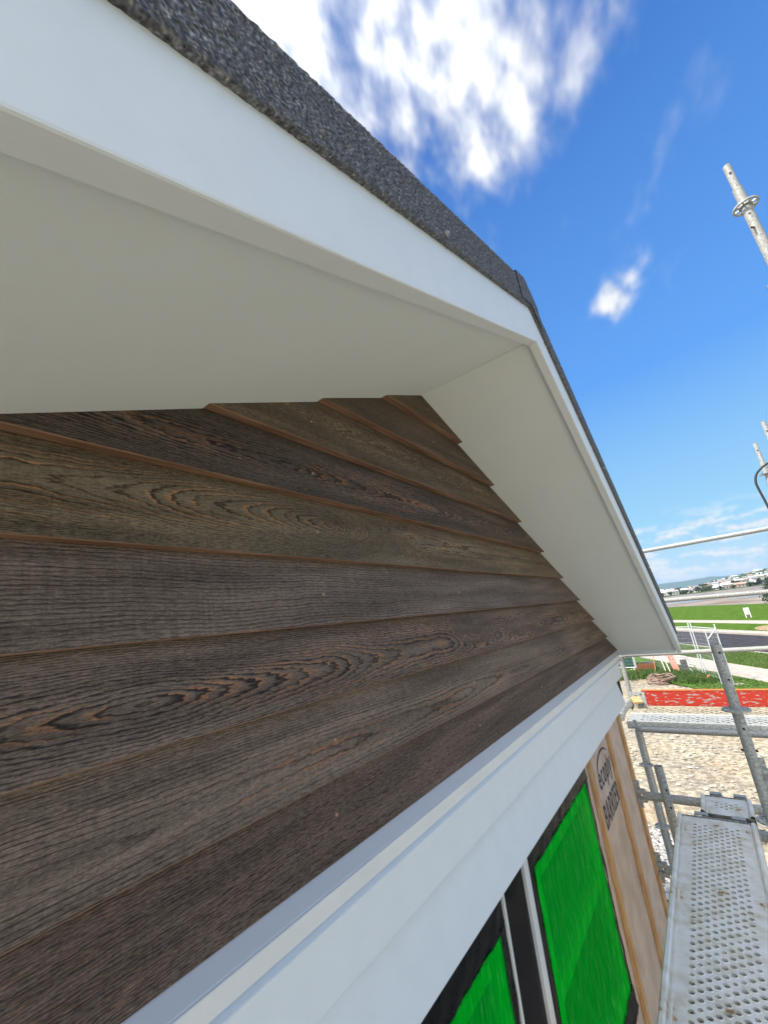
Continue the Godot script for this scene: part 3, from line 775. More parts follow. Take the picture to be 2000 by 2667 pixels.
func build_roof(house: Node3D):
	var xe := 4.22      # foot of the right slope
	var xw := -1.75     # foot of the left slope
	for side in 2:
		var x1 := xw if side == 0 else xe
		var sgn := -1.0 if side == 0 else 1.0
		var fall := SL if side == 0 else SR
		var len_x := absf(x1 - XA)
		# outer face drifts a few millimetres inwards towards the right eave
		var zo := func(x): return .472 - (.020 * (x - XA) / 2.85 if side == 1 else 0.0)
		var at := func(dx: float, dy: float, z: float) -> Vector3: return Vector3(XA + sgn * dx, YA - fall * dx + dy, z)
		# soffit lining
		var s := MB.new()
		var g0 := .0012
		var w0 := -.045
		var n := [at.call(g0, -.003, w0), at.call(len_x, -.003, w0), at.call(len_x, -.003, zo.call(x1) - .0305), at.call(g0, -.003, .4415)]
		var up := Vector3(0, .009, 0)
		if side == 1: s.hexa([n[3], n[2], n[2] + up, n[3] + up, n[0], n[1], n[1] + up, n[0] + up])
		else: s.hexa([n[2], n[3], n[3] + up, n[2] + up, n[1], n[0], n[0] + up, n[1] + up])
		obj("soffit_panel", s.mesh(M.soffit), house)
		# bargeboard with a rounded lower arris
		var e := .003
		var lx := len_x + (.05 if side == 1 else .0)
		var prof := [Vector2(-.030, -.020), Vector2(-e, -.020), Vector2(-.0008, -.0192), Vector2(0, -.020 + e), Vector2(0, .155), Vector2(-.030, .155)]
		var b := MB.new()
		for k in prof.size():
			var p: Vector2 = prof[k]
			var q: Vector2 = prof[(k + 1) % prof.size()]
			var zx: float = zo.call(XA + sgn * lx)
			var A: Vector3 = at.call(.0004, p.y, .472 + p.x)
			var B: Vector3 = at.call(lx, p.y, zx + p.x)
			var D: Vector3 = at.call(lx, q.y, zx + q.x)
			var E: Vector3 = at.call(.0004, q.y, .472 + q.x)
			if side == 1: b.quad(A, B, D, E)
			else: b.quad(B, A, E, D)
		var pz: float = zo.call(XA + sgn * lx)
		var p0: Vector3 = at.call(lx, -.020, pz - .030)
		var p1: Vector3 = at.call(lx, -.020, pz)
		var p2: Vector3 = at.call(lx, .155, pz)
		var p3: Vector3 = at.call(lx, .155, pz - .030)
		if side == 1: b.quad(p1, p0, p3, p2)
		else: b.quad(p0, p1, p2, p3)
		obj("bargeboard", b.mesh(M.white), house)
		# gritty steel barge trim: displaced so that the edge reads as granules
		var f := MB.new()
		var nx := 620 if side == 0 else 420
		var ny := 34
		var fr := RandomNumberGenerator.new()
		fr.seed = 77 + side
		for i in nx + 1:
			var dx := lx * pow(float(i) / nx, 1.0)
			var x := XA + sgn * dx
			for j in ny + 1:
				# section: a drip lip, the face, then the turn onto the roof
				var q := float(j) / ny
				var dy := lerpf(.128, .254, minf(q / .82, 1.0))
				var dz := .009
				if j == 0: dz = -.004; dy = .130
				elif j == 1: dy = .128
				if q > .82: dz = .009 - (q - .82) / .18 * .05; dy += .006 * sin((q - .82) / .18 * PI)
				var p: Vector3 = at.call(dx, dy + fr.randf_range(-.0012, .0012), zo.call(x) + dz + fr.randf_range(-.0011, .0011))
				f.pt(p, Vector3.BACK, Vector2(dx, dy))
		for i in nx:
			for j in ny:
				var k := i * (ny + 1) + j
				if side == 1: f.ix.append_array([k, k + ny + 2, k + ny + 1, k, k + 1, k + ny + 2])
				else: f.ix.append_array([k, k + ny + 1, k + ny + 2, k, k + ny + 2, k + 1])
		var su := SurfaceTool.new()
		su.create_from(f.mesh(M.grit), 0)
		su.generate_normals()
		var fm := su.commit()
		fm.surface_set_material(0, M.grit)
		var tr := obj("barge_trim", fm, house)
		for dxs in ([1.298, .744] if side == 0 else [.9, 1.9]):
			var h := MB.new()
			var c: Vector3 = at.call(dxs, .150 if dxs < 1.2 else .160, zo.call(XA + sgn * dxs) + .011)
			h.tube(c, c + Vector3(0, 0, .004), .006, 8)
			h.tube(c + Vector3(0, 0, .004), c + Vector3(0, 0, .007), .0035, 6)
			obj("rivet", h.mesh(M.galv), tr)
		# roof covering behind the trim: courses of pressed tile
		for k in 8:
			var t := MB.new()
			var d0 := lx * k / 8.0
			var d1 := lx * (k + 1) / 8.0
			var a := [at.call(d0, .235, -9.3), at.call(d1, .262, -9.3), at.call(d1, .262, .435), at.call(d0, .235, .435)]
			var dn := Vector3(0, -.022, 0)
			if side == 1: t.hexa([a[3] + dn, a[2] + dn, a[2], a[3], a[0] + dn, a[1] + dn, a[1], a[0]])
			else: t.hexa([a[2] + dn, a[3] + dn, a[3], a[2], a[1] + dn, a[0] + dn, a[0], a[1]])
			obj("roof_tile_course", t.mesh(M.grit), house)
		# eave board and closed rafter space
		var ev := MB.new()
		var ex: float = x1
		if side == 1: ev.bevel(Vector3(ex, slope_y(ex) - .035, -9.3), Vector3(ex + .02, slope_y(ex) + .16, zo.call(ex) - .032), .002)
		else: ev.bevel(Vector3(ex - .02, slope_y(ex) - .035, -9.3), Vector3(ex, slope_y(ex) + .16, .44), .002)
		obj("eave_board", ev.mesh(M.white), house)
		var es := MB.new()
		var ey := slope_y(ex) - .012
		var inx := 3.72 if side == 1 else -1.4
		es.box(Vector3(minf(ex, inx), ey - .01, -9.3), Vector3(maxf(ex, inx), ey, -.046))
		obj("eave_soffit", es.mesh(M.soffit), house)
	# ridge end cap over the two trims
	var c := MB.new()
	for side in 2:
		var sg := -1.0 if side == 0 else 1.0
		var fl := SL if side == 0 else SR
		for seg in 12:
			var d0 := .12 * seg / 12.0
			var d1 := .12 * (seg + 1) / 12.0
			var q := [Vector3(XA + sg * d0, YA - fl * d0 + .142, .4840), Vector3(XA + sg * d1, YA - fl * d1 + .142, .4840), Vector3(XA + sg * d1, YA - fl * d1 + .262, .4840), Vector3(XA + sg * d0, YA - fl * d0 + .262, .4840)]
			if side == 1: c.quad(q[0], q[1], q[2], q[3]); c.quad(q[3], q[2], q[2] + Vector3(0, .002, -.09), q[3] + Vector3(0, .002, -.09))
			else: c.quad(q[1], q[0], q[3], q[2]); c.quad(q[2], q[3], q[3] + Vector3(0, .002, -.09), q[2] + Vector3(0, .002, -.09))
	obj("ridge_cap", c.mesh(M.grit), house)
	var rc := MB.new()
	rc.tube(Vector3(XA, YA + .225, -9.3), Vector3(XA, YA + .225, .39), .06, 12)
	obj("ridge_tile", rc.mesh(M.grit), house)

# ------------------------------------------------------------------ scaffold
func rosette_mesh() -> ArrayMesh:
	var m := MB.new()
	var t := .0045
	var n := 32
	for band in [[.024, .033], [.051, .062]]:
		for k in n:
			var a0 := TAU * k / n
			var a1 := TAU * (k + 1) / n
			var e0 := Vector3(cos(a0), 0, -sin(a0))
			var e1 := Vector3(cos(a1), 0, -sin(a1))
			var r0: float = band[0]
			var r1: float = band[1]
			var u := Vector3(0, t, 0)
			m.quad(e0 * r0 + u, e0 * r1 + u, e1 * r1 + u, e1 * r0 + u)
			m.quad(e0 * r1 - u, e0 * r0 - u, e1 * r0 - u, e1 * r1 - u)
			m.quad(e0 * r1 - u, e1 * r1 - u, e1 * r1 + u, e0 * r1 + u)
			m.quad(e1 * r0 - u, e0 * r0 - u, e0 * r0 + u, e1 * r0 + u)
	for k in 8:
		var a := TAU * (k + .5) / 8
		var d := Vector3(cos(a), 0, -sin(a))
		m.boxb(d * .042, Vector3(.0185, t * 1.96, .008 if k % 2 else .012), Basis(d, Vector3.UP, d.cross(Vector3.UP)))
	return m.mesh(M.galv)
var rosette: ArrayMesh
func post(x: float, z: float, y0: float, y1: float, rings: Array, spigot: float, m: Material, label: String, holes := []) -> Node3D:
	var p := thing("scaffold_post", Vector3(x, y0, z), label, "scaffold post", "scaffold posts around the house corner")
	var t := MB.new()
	t.tube(Vector3.ZERO, Vector3(0, y1 - y0, 0), .02415, 24, true, .02415, .0205 if spigot == 0.0 else 0.0)
	obj("tube", t.mesh(m), p)
	if spigot > 0.0:
		t = MB.new()
		t.tube(Vector3(0, y1 - y0, 0), Vector3(0, y1 - y0 + spigot, 0), .019, 20, true, .019, .0155)
		obj("spigot", t.mesh(m), p)
	for y in rings:
		var o := obj("rosette", rosette, p)
		o.position = Vector3(0, y - y0, 0)
		var w := MB.new()
		w.tube(Vector3(0, y - y0 - .010, 0), Vector3(0, y - y0 - .004, 0), .0275, 16, true, .030)
		obj("weld_collar", w.mesh(m), p)
	for h in holes:   # drilled pin holes, a dark plug set flush in the tube facing the deck
		var d := Vector3(cos(h[1]), 0, sin(h[1]))
		t = MB.new()
		var ce := Vector3(0, h[0] - y0, 0) + d * .0212
		t.tube(ce, ce + d * .0033, .0062, 10)
		obj("pin_hole", t.mesh(M.black_iron if h.size() < 3 else M.rust), p)
	return p
func ledger(a: Vector3, b: Vector3, m: Material, label: String, heads := 3) -> Node3D:
	var p := thing("scaffold_ledger", a, label, "scaffold ledger", "scaffold ledgers around the house corner")
	var t := MB.new()
	t.tube(Vector3.ZERO, b - a, .02415, 24)
	obj("tube", t.mesh(m), p)
	var d := (b - a).normalized()
	var bs := Basis(d, Vector3.UP, d.cross(Vector3.UP))
	for k in 2:
		if not heads & (1 << k): continue
		var e := Vector3.ZERO if k == 0 else b - a
		var o := -d if k == 0 else d
		t = MB.new()
		t.boxb(e + o * .022 + Vector3(0, .024, 0), Vector3(.058, .022, .036), bs)
		t.boxb(e + o * .022 - Vector3(0, .024, 0), Vector3(.058, .022, .036), bs)
		t.boxb(e + o * .004, Vector3(.02, .03, .036), bs)
		var hd := obj("ledger_head", t.mesh(M.galv), p)
		t = MB.new()
		t.hexa([e + o * .034 + Vector3(-.004, -.07, .010), e + o * .034 + Vector3(.004, -.07, .010), e + o * .034 + Vector3(.004, .085, .016), e + o * .034 + Vector3(-.004, .085, .016), e + o * .034 + Vector3(-.004, -.07, -.010), e + o * .034 + Vector3(.004, -.07, -.010), e + o * .034 + Vector3(.004, .085, -.016), e + o * .034 + Vector3(-.004, .085, -.016)])
		obj("wedge", t.mesh(M.galv), hd)
	return p
func deck_plate(ln: float, w: float, m: Material, px: float, pz: float, r: float) -> ArrayMesh:
	# plate along x, holes staggered, every hole a real one with a rolled rim
	var o := MB.new()
	var nz := int((w - .05) / pz)
	var nx := int((ln - .12) / px)
	var mz := (w - nz * pz) * .5
	var mx := (ln - nx * px) * .5
	var q := func(x0, x1, z0, z1): o.quad(Vector3(x0, 0, z1), Vector3(x1, 0, z1), Vector3(x1, 0, z0), Vector3(x0, 0, z0))
	q.call(0, ln, 0, mz); q.call(0, ln, w - mz, w); q.call(0, mx, mz, w - mz); q.call(ln - mx, ln, mz, w - mz)
	for j in nz:
		var z0 := mz + j * pz
		var off := px * .5 if j % 2 else 0.0
		if off > 0.0:
			q.call(mx, mx + off, z0, z0 + pz); q.call(ln - mx - off, ln - mx, z0, z0 + pz)
		for i in nx - (1 if off > 0.0 else 0):
			var x0 := mx + off + i * px
			var ce := Vector3(x0 + px * .5, 0, z0 + pz * .5)
			var rr := r * (1.0 if (i * 7 + j * 3) % 5 else .8)
			var sq := [Vector3(px * .5, 0, 0), Vector3(px * .5, 0, pz * .5), Vector3(0, 0, pz * .5), Vector3(-px * .5, 0, pz * .5), Vector3(-px * .5, 0, 0), Vector3(-px * .5, 0, -pz * .5), Vector3(0, 0, -pz * .5), Vector3(px * .5, 0, -pz * .5)]
			for k in 8:
				var a0 := TAU * k / 8
				var a1 := TAU * (k + 1) / 8
				var h0 := Vector3(cos(a0), 0, sin(a0))
				var h1 := Vector3(cos(a1), 0, sin(a1))
				var lip := Vector3(0, .0018, 0)
				o.quad(ce + sq[k], ce + h0 * rr * 1.25, ce + h1 * rr * 1.25, ce + sq[(k + 1) % 8])
				o.quad(ce + h0 * rr * 1.25, ce + h0 * rr + lip, ce + h1 * rr + lip, ce + h1 * rr * 1.25)
				o.quad(ce + h0 * rr + lip, ce + h0 * rr * 1.12 - Vector3(0, .005, 0), ce + h1 * rr * 1.12 - Vector3(0, .005, 0), ce + h1 * rr + lip)
	return o.mesh(m)
func deck(at: Vector3, ln: float, w: float, turn: float, m: Material, label: String, hooks := 3, hole := Vector3(.0365, .0220, .0088)) -> Node3D:
	var p := thing("scaffold_deck", at, label, "scaffold deck", "perforated steel decks of the scaffold")
	p.rotation.y = turn
	var e := .034   # side rail
	var pl := obj("perforated_plate", deck_plate(ln, w - 2 * e, m, hole.x, hole.y, hole.z), p)
	pl.position = Vector3(0, 0, e)
	var pn := MB.new()  # unseen pan, added under the plate so the holes stay dark inside
	pn.box(Vector3(.01, -.060, .006), Vector3(ln - .01, -.057, w - .006))
	obj("added_shade_pan", pn.mesh(m), p)
	for k in 2:
		var s := MB.new()
		var pr := [Vector2(0, -.062), Vector2(0, .006), Vector2(.005, .012), Vector2(.015, .012), Vector2(.020, .007), Vector2(.021, -.004), Vector2(.026, -.004), Vector2(.027, .001), Vector2(.034, .0004), Vector2(.034, -.006), Vector2(.004, -.010), Vector2(.004, -.062)]
		for i in pr.size() - 1:
			var a: Vector2 = pr[i]
			var b: Vector2 = pr[i + 1]
			if k == 0: s.quad(Vector3(0, a.y, a.x), Vector3(0, b.y, b.x), Vector3(ln, b.y, b.x), Vector3(ln, a.y, a.x))
			else: s.quad(Vector3(0, a.y, w - a.x), Vector3(ln, a.y, w - a.x), Vector3(ln, b.y, w - b.x), Vector3(0, b.y, w - b.x))
		obj("side_rail", s.mesh(m), p)
	for k in 2:
		if not hooks & (1 << k): continue
		var x := -.004 if k == 0 else ln + .004
		var h := MB.new()
		h.bevel(Vector3(x - .006, -.062, .02), Vector3(x + .006, .004, w - .02), .002)
		obj("end_plate", h.mesh(M.galv), p)
		for zz in [w * .32, w * .80]:
			h = MB.new()
			var sg := -1.0 if k == 0 else 1.0
			h.bevel(Vector3(minf(x, x + sg * .045), -.012, zz - .03), Vector3(maxf(x, x + sg * .045), .012, zz + .03), .004)
			h.bevel(Vector3(minf(x + sg * .038, x + sg * .050), -.05, zz - .022), Vector3(maxf(x + sg * .038, x + sg * .050), -.0125, zz + .022), .003)
			obj("hook", h.mesh(M.galv), p)
	return p
func build_scaffold():
	rosette = rosette_mesh()
	# posts
	var mp := post(2.90, .691, 0.0, 3.10, [2.776, 2.276, 1.776], 0.0, M.galv, "stout grey scaffold post rising past the end of the long deck", [[2.925, 2.75], [2.69, 2.95], [3.06, 2.8]])
	var rod := MB.new()
	rod.tube(Vector3(0, 2.585, -.034), Vector3(0, 2.585, .034), .006, 8)
	obj("toggle_pin", rod.mesh(M.rust), mp)
	post(3.15, .228, 0.0, 2.397, [1.70], 0.0, M.galv, "short open-topped scaffold post between long deck and sheathing", [[2.275, 2.6], [2.185, 2.6, 1]])
	post(4.95, -.14, 0.0, 2.13, [1.825, 1.315, .815], 0.0, M.galv, "dark scaffold post under the cross decks beyond the house corner")
	post(5.72, -.245, 0.0, 2.86, [2.74, 2.26], 0.0, M.galv_pale, "pale scaffold post holding the end of the red toe board")
	var up := post(2.90, 1.503, 0.0, 5.685, [5.546, 4.987, 4.487, 3.987], .19, M.galv_pale, "tall scaffold post with open spigot standing against the sky", [[5.47, 3.3], [5.80, 3.3]])
	rod = MB.new()
	rod.tube(Vector3(-.05, 5.36, -.03), Vector3(.05, 5.40, .03), .005, 8)
	obj("toggle_pin", rod.mesh(M.rust), up)
	post(5.60, 1.56, 0.0, 4.585, [4.462, 3.9, 3.3, 2.75], .22, M.galv, "scaffold post with black hose looped over its rosette", [[4.72, 3.3]])
	post(4.72, 1.53, 0.0, 4.53, [4.40, 3.9], .225, M.galv, "scaffold post beside the one with the black hose", [[4.66, 3.3]])
	# rails of the return round the corner
	ledger(Vector3(5.75, 2.742, -.20), Vector3(5.75, 2.742, 2.6), M.galv_pale, "lowest guard rail above the red toe board")
	ledger(Vector3(5.75, 3.330, -.20), Vector3(5.75, 3.25, 2.6), M.galv_pale, "pale middle guard rail crossing the view of the estuary")
	ledger(Vector3(5.75, 3.905, -.20), Vector3(5.75, 3.93, 2.6), M.galv, "top guard rail crossing the clouds")
	ledger(Vector3(4.90, 2.150, -.10), Vector3(4.90, 2.150, 2.4), M.galv_pale, "scuffed white tube in front of the two cross decks")
	ledger(Vector3(3.32, 2.162, .085), Vector3(3.32, 2.162, 1.48), M.galv, "short tube from the sheathing to the infill deck")
	ledger(Vector3(3.32, 1.765, .10), Vector3(3.32, 1.765, 1.48), M.galv, "lower tube below the infill deck")
	ledger(Vector3(3.03, 2.150, .29), Vector3(3.03, 2.150, 1.46), M.galv, "tube that carries the end of the long deck", 2)
	ledger(Vector3(2.90, 2.47, .755), Vector3(2.90, 2.47, 1.44), M.galv_pale, "tube with wedge head running outwards from the stout post")
	ledger(Vector3(2.96, 2.22, 1.503), Vector3(4.66, 2.22, 1.53), M.galv, "outer tube parallel to the wall below the posts with spigots")
	# decks
	deck(Vector3(.46, 2.215, .285), 2.52, .335, 0.0, M.deck, "long perforated steel deck beside the wall with rust spots")
	deck(Vector3(3.075, 2.205, .388), .235, .235, 0.0, M.deck, "short perforated infill deck beyond the long deck", 2)
	deck(Vector3(4.965, 2.20, 2.1), 2.32, .33, PI / 2, M.galv, "nearer grey cross deck beside the white tube", 0, Vector3(.076, .040, .0172))
	deck(Vector3(5.305, 2.20, 2.1), 2.32, .33, PI / 2, M.deck_sandy, "farther sandy cross deck along the red toe board", 0, Vector3(.076, .040, .0172))
	# red toe board with its end bracket
	var tb := thing("toe_board", Vector3(5.66, 2.205, -.22), "scratched red steel toe board with grey worn patches", "toe board")
	var m := MB.new()
	m.bevel(Vector3(0, 0, .10), Vector3(.022, .158, 2.6), .002)
	obj("board", m.mesh(M.red), tb)
	m = MB.new()
	m.bevel(Vector3(-.006, .1585, .10), Vector3(.026, .168, 2.6), .002)
	obj("top_lip", m.mesh(M.orange), tb)
	m = MB.new()
	m.bevel(Vector3(-.006, -.004, -.03), Vector3(-.0005, .150, .13), .002)
	m.bevel(Vector3(-.02, -.03, -.05), Vector3(-.0065, .12, -.02), .002)
	var br := obj("end_bracket", m.mesh(M.galv), tb)
	for q in [Vector2(.04, .105), Vector2(.09, .12), Vector2(.085, .02), Vector2(.05, .015)]:
		m = MB.new()
		m.tube(Vector3(-.009, q.y, q.x), Vector3(-.0062, q.y, q.x), .009, 10)
		obj("bolt", m.mesh(M.rust), br)
	# packers stacked at the corner: ribbed sleeve and a chip of timber
	var sl := thing("ribbed_sleeve", Vector3(5.0, 2.20, -.27), "ribbed grey sleeve coiled at the ends of the cross decks", "sleeve")
	m = MB.new()
	for k in 7:
		var a := lerpf(-.1, .5, k / 6.0)
		var c := Vector3(.1 * k, .03, -.02 * sin(k * .5))
		m.tube(c, c + Vector3(.055, .01, 0), .042, 12, true, .036)
	obj("sleeve", m.mesh(M.galv), sl)
	var chip := MB.new()
	chip.boxb(Vector3.ZERO, Vector3(.11, .02, .09), Basis(Vector3.UP, .4) * Basis(Vector3.BACK, .35))
	var cp := obj("timber_offcut", chip.mesh(M.pine), self)
	cp.position = Vector3(5.55, 2.285, -.17)
	tag(cp, "small yellow timber offcut lying at the corner of the cross decks", "offcut")
	# hose over the far post
	m = MB.new()
	var pts := []
	var key := [Vector3(5.56, 4.56, 1.72), Vector3(5.55, 4.56, 1.62), Vector3(5.53, 4.53, 1.545), Vector3(5.53, 4.47, 1.475), Vector3(5.53, 4.388, 1.445), Vector3(5.53, 4.30, 1.447), Vector3(5.53, 4.18, 1.458), Vector3(5.53, 3.95, 1.475), Vector3(5.53, 3.5, 1.51), Vector3(5.54, 2.9, 1.53), Vector3(5.54, 2.24, 1.54)]
	for k in key.size() - 1:
		for e in 5:
			pts.append((key[k] as Vector3).cubic_interpolate(key[k + 1], key[maxi(k - 1, 0)], key[mini(k + 2, key.size() - 1)], e / 5.0))
	pts.append(key[-1])
	m.path(pts, .0105, 10)
	tag(obj("hose", m.mesh(M.black_iron), self), "black hose looped over a scaffold post against the sky", "hose")

# ------------------------------------------------------------------ yard
func fence_panel(a: Vector2, b: Vector2, label: String) -> Node3D:
	var y0 := .08
	var p := thing("temporary_fence", Vector3(a.x, .05, a.y), label, "fence", "temporary mesh fence panels by the footpath")
	var d := Vector3(b.x - a.x, 0, b.y - a.y)
	var ln := d.length()
	var u := d / ln
	var f := MB.new()
	var hgt := 2.06
	f.tube(Vector3(0, 0, 0), Vector3(0, hgt, 0), .021, 10)
	f.tube(u * ln, u * ln + Vector3(0, hgt, 0), .021, 10)
	f.tube(Vector3(0, y0, 0), u * ln + Vector3(0, y0, 0), .018, 8)
	f.tube(Vector3(0, hgt - .16, 0), u * ln + Vector3(0, hgt - .16, 0), .018, 8)
	obj("frame", f.mesh(M.fence), p)
	var w := MB.new()
	var n := int(ln / .06)
	for k in n: w.tube(u * (ln * (k + .5) / n) + Vector3(0, y0, 0), u * (ln * (k + .5) / n) + Vector3(0, hgt - .16, 0), .0016, 3, false)
	for k in 12: w.tube(Vector3(0, y0 + .15 * k, 0), u * ln + Vector3(0, y0 + .15 * k, 0), .0018 if k % 4 else .004, 3, false)
	obj("mesh_infill", w.mesh(M.fence), p).set_meta("kind", "stuff")
	for e in 2:
		f = MB.new()
		var c := u * (ln * e)
		f.boxb(c + Vector3(0, -.02, 0), Vector3(.55, .09, .2), Basis(Vector3(-u.z, 0, u.x), Vector3.UP, u))
		obj("foot", f.mesh(M.concrete), p)
	return p
func blades(called: String, spots: Array, label: String, cols: Array, hgt: float) -> void:
	var t := MB.new()
	for k in 9:
		var a := TAU * k / 9 + .3
		var d := Vector3(cos(a), 0, sin(a))
		var s := Vector3(-d.z, 0, d.x) * .010
		var o := d * .03
		var top := d * (.05 + .05 * ((k * 5) % 4) / 4.0) + Vector3(0, .6 + .4 * ((k * 7) % 5) / 5.0, 0)
		var md := (o + top) * .5 + Vector3(0, .12, 0) - d * .01
		t.quad(o - s, o + s, md + s * .8, md - s * .8)
		t.tri(md - s * .8, md + s * .8, top)
	var mm := MultiMesh.new()
	mm.transform_format = MultiMesh.TRANSFORM_3D
	mm.use_colors = true
	mm.mesh = t.mesh(M.leaf)
	mm.instance_count = spots.size()
	for k in spots.size():
		var h := hgt * rng.randf_range(.5, 1.4)
		var b := Basis(Vector3.UP, rng.randf() * TAU).scaled(Vector3(h * 1.5 + .4, h, h * 1.5 + .4))
		mm.set_instance_transform(k, Transform3D(b, spots[k]))
		mm.set_instance_color(k, cols[rng.randi() % cols.size()])
	var o := MultiMeshInstance3D.new()
	o.name = numbered(called, self)
	o.multimesh = mm
	add_child(o, true)
	tag(o, label, "grass", "", "stuff")
func build_yard():
	# loose stones
	var t := MB.new()
	var ico := [Vector3(1, .1, 0), Vector3(.3, .2, .9), Vector3(-.8, .0, .6), Vector3(-.75, .15, -.6), Vector3(.35, .05, -.95), Vector3(.1, .75, .1), Vector3(-.3, .6, -.2)]
	for k in 5:
		t.tri(ico[k], ico[5 + (k % 2)], ico[(k + 1) % 5])
	t.tri(ico[5], ico[6], ico[0]); t.tri(ico[5], ico[2], ico[6])
	var spots := []
	var fn := FastNoiseLite.new()
	fn.seed = 21; fn.frequency = .35
	while spots.size() < 9000:
		var p := Vector3(5.0 + 15.5 * pow(rng.randf(), .8), 0.02, rng.randf_range(-6.5, 5.0))
		if fn.get_noise_2d(p.x, p.z) + rng.randf_range(-.35, .35) < .05: continue
		if p.x * OVER.x + p.z * OVER.y > 8.9 and p.z > -2.0: continue
		spots.append(p)
	var mm := MultiMesh.new()
	mm.transform_format = MultiMesh.TRANSFORM_3D
	mm.use_colors = true
	mm.mesh = t.mesh(M.stone)
	mm.instance_count = spots.size()
	var sc := [Color(.46, .42, .35), Color(.34, .31, .26), Color(.56, .52, .45), Color(.30, .26, .21), Color(.50, .43, .32), Color(.42, .32, .25), Color(.52, .50, .45)]
	for k in spots.size():
		var s := .008 + .042 * pow(rng.randf(), 3.2)
		var b := Basis(Vector3.UP, rng.randf() * TAU).scaled(Vector3(s * rng.randf_range(.8, 1.5), s * rng.randf_range(.4, .85), s))
		mm.set_instance_transform(k, Transform3D(b, spots[k]))
		mm.set_instance_color(k, sc[rng.randi() % sc.size()])
	var gs := MultiMeshInstance3D.new()
	gs.name = "gravel"
	gs.multimesh = mm
	add_child(gs)
	tag(gs, "loose pale stones scattered over the site ground", "gravel", "", "stuff")
	# white rubble below the sheathing
	mm = MultiMesh.new()
	mm.transform_format = MultiMesh.TRANSFORM_3D
	mm.use_colors = true
	mm.mesh = gs.multimesh.mesh
	mm.instance_count = 900
	for k in 900:
		var r := pow(rng.randf(), .7)
		var a := rng.randf() * TAU
		var p := Vector3(6.6 + cos(a) * r * 1.3, .02 + .10 * (1 - r), -.75 + sin(a) * r * .6)
		var s := rng.randf_range(.02, .07)
		mm.set_instance_transform(k, Transform3D(Basis(Vector3.UP, rng.randf() * TAU).scaled(Vector3(s * 1.3, s, s)), p))
		mm.set_instance_color(k, Color(.52, .50, .48) * rng.randf_range(.75, 1.1))
	var rb := MultiMeshInstance3D.new()
	rb.name = "rubble"
	rb.multimesh = mm
	add_child(rb)
	tag(rb, "heap of broken white stone below the house corner", "rubble", "", "stuff")
	# grass
	var g := []
	var g2 := []
	for k in 9000:
		var p := Vector3(rng.randf_range(17.5, 26), .05, rng.randf_range(-6.5, 3.5))
		var tt := p.x * OVER.x + p.z * OVER.y
		if tt > 11.05: continue
		if tt < 8.65 + .5 * sin(p.x * 1.7) or p.x < 18.2: continue
		if p.distance_to(Vector3(20.3, .05, -1.4)) < .75: continue
		g.append(p)
	for k in 2600:
		var c: Vector3 = [Vector3(21.6, .05, -1.35), Vector3(21.1, .05, -.55), Vector3(20.2, .05, -.3), Vector3(22.4, .05, -1.9), Vector3(21.3, .05, -2.7)][rng.randi() % 5]
		g2.append(c + Vector3(rng.randfn(0, .35), 0, rng.randfn(0, .30)))
	var gc := [Color(.06, .12, .02), Color(.09, .17, .03), Color(.13, .20, .05), Color(.05, .10, .02), Color(.16, .19, .06)]
	blades("grass", g, "short green grass on the verge by the site fence", gc, .06)
	blades("grass", g2, "rank dark grass growing round the debris at the site fence", [Color(.04, .09, .015), Color(.06, .12, .02), Color(.09, .15, .03)], .19)
	var g3 := []
	for k in 7000:
		var p := st(rng.randf_range(-32, -17), rng.randf_range(12.75, 15.3), .05)
		g3.append(p)
	blades("grass", g3, "mown grass between the footpath and the street", gc, .07)
	# fence
	fence_panel(Vector2(21.14, .05), Vector2(19.32, .80), "tall mesh fence panel whose post stands beside the orange bag")
	fence_panel(Vector2(23.5, -2.62), Vector2(21.20, -.03), "mesh fence panel behind the coiled hose")
	fence_panel(Vector2(23.9, -5.0), Vector2(23.56, -2.68), "mesh fence panel in front of the green cabinet")
	var brace := MB.new()
	brace.tube(Vector3(19.22, 1.98, .82), Vector3(19.22, 1.62, .50), .018, 8)
	brace.tube(Vector3(19.22, 1.92, .476), Vector3(19.22, .04, .476), .018, 8)
	tag(obj("fence_brace", brace.mesh(M.fence), self), "slanting tube bracing the mesh fence panel behind the stout post", "fence brace")
	# green cabinet
	var cb := thing("utility_cabinet", Vector3(24.4, .05, -3.35), "dark green slatted cabinet behind the mesh fence", "cabinet")
	var m := MB.new()
	m.bevel(Vector3(-.35, 0, -.5), Vector3(.35, 1.15, .55), .02)
	obj("body", m.mesh(M.green_box), cb)
	m = MB.new()
	m.bevel(Vector3(-.39, 1.151, -.54), Vector3(.39, 1.20, .59), .015)
	obj("lid", m.mesh(M.signw), cb)
	for k in 9:
		m = MB.new()
		m.bevel(Vector3(-.375, .06, -.45 + k * .108), Vector3(-.3505, 1.08, -.40 + k * .108), .006)
		obj("slat", m.mesh(M.green_box), cb)
	# rusty steel sheet
	m = MB.new()
	for k in 6:
		var z0 := -.36 + k * .12
		m.hexa([Vector3(-.5, .10, z0), Vector3(-.5, .10, z0 + .12), Vector3(-.42, .36 + .02 * sin(k * 2.1), z0 + .12), Vector3(-.42, .36 + .02 * sin((k - 1) * 2.1), z0), Vector3(-.47, .08, z0), Vector3(-.47, .08, z0 + .12), Vector3(.35, .34, z0 + .12), Vector3(.35, .34, z0)])
	var rs := obj("steel_sheet", m.mesh(M.rust), self)
	rs.position = Vector3(22.9, .0, -2.1)
	tag(rs, "rusty bent steel sheet lying in the grass by the fence", "steel sheet")
	# coil of hose
	m = MB.new()
	var ps := []
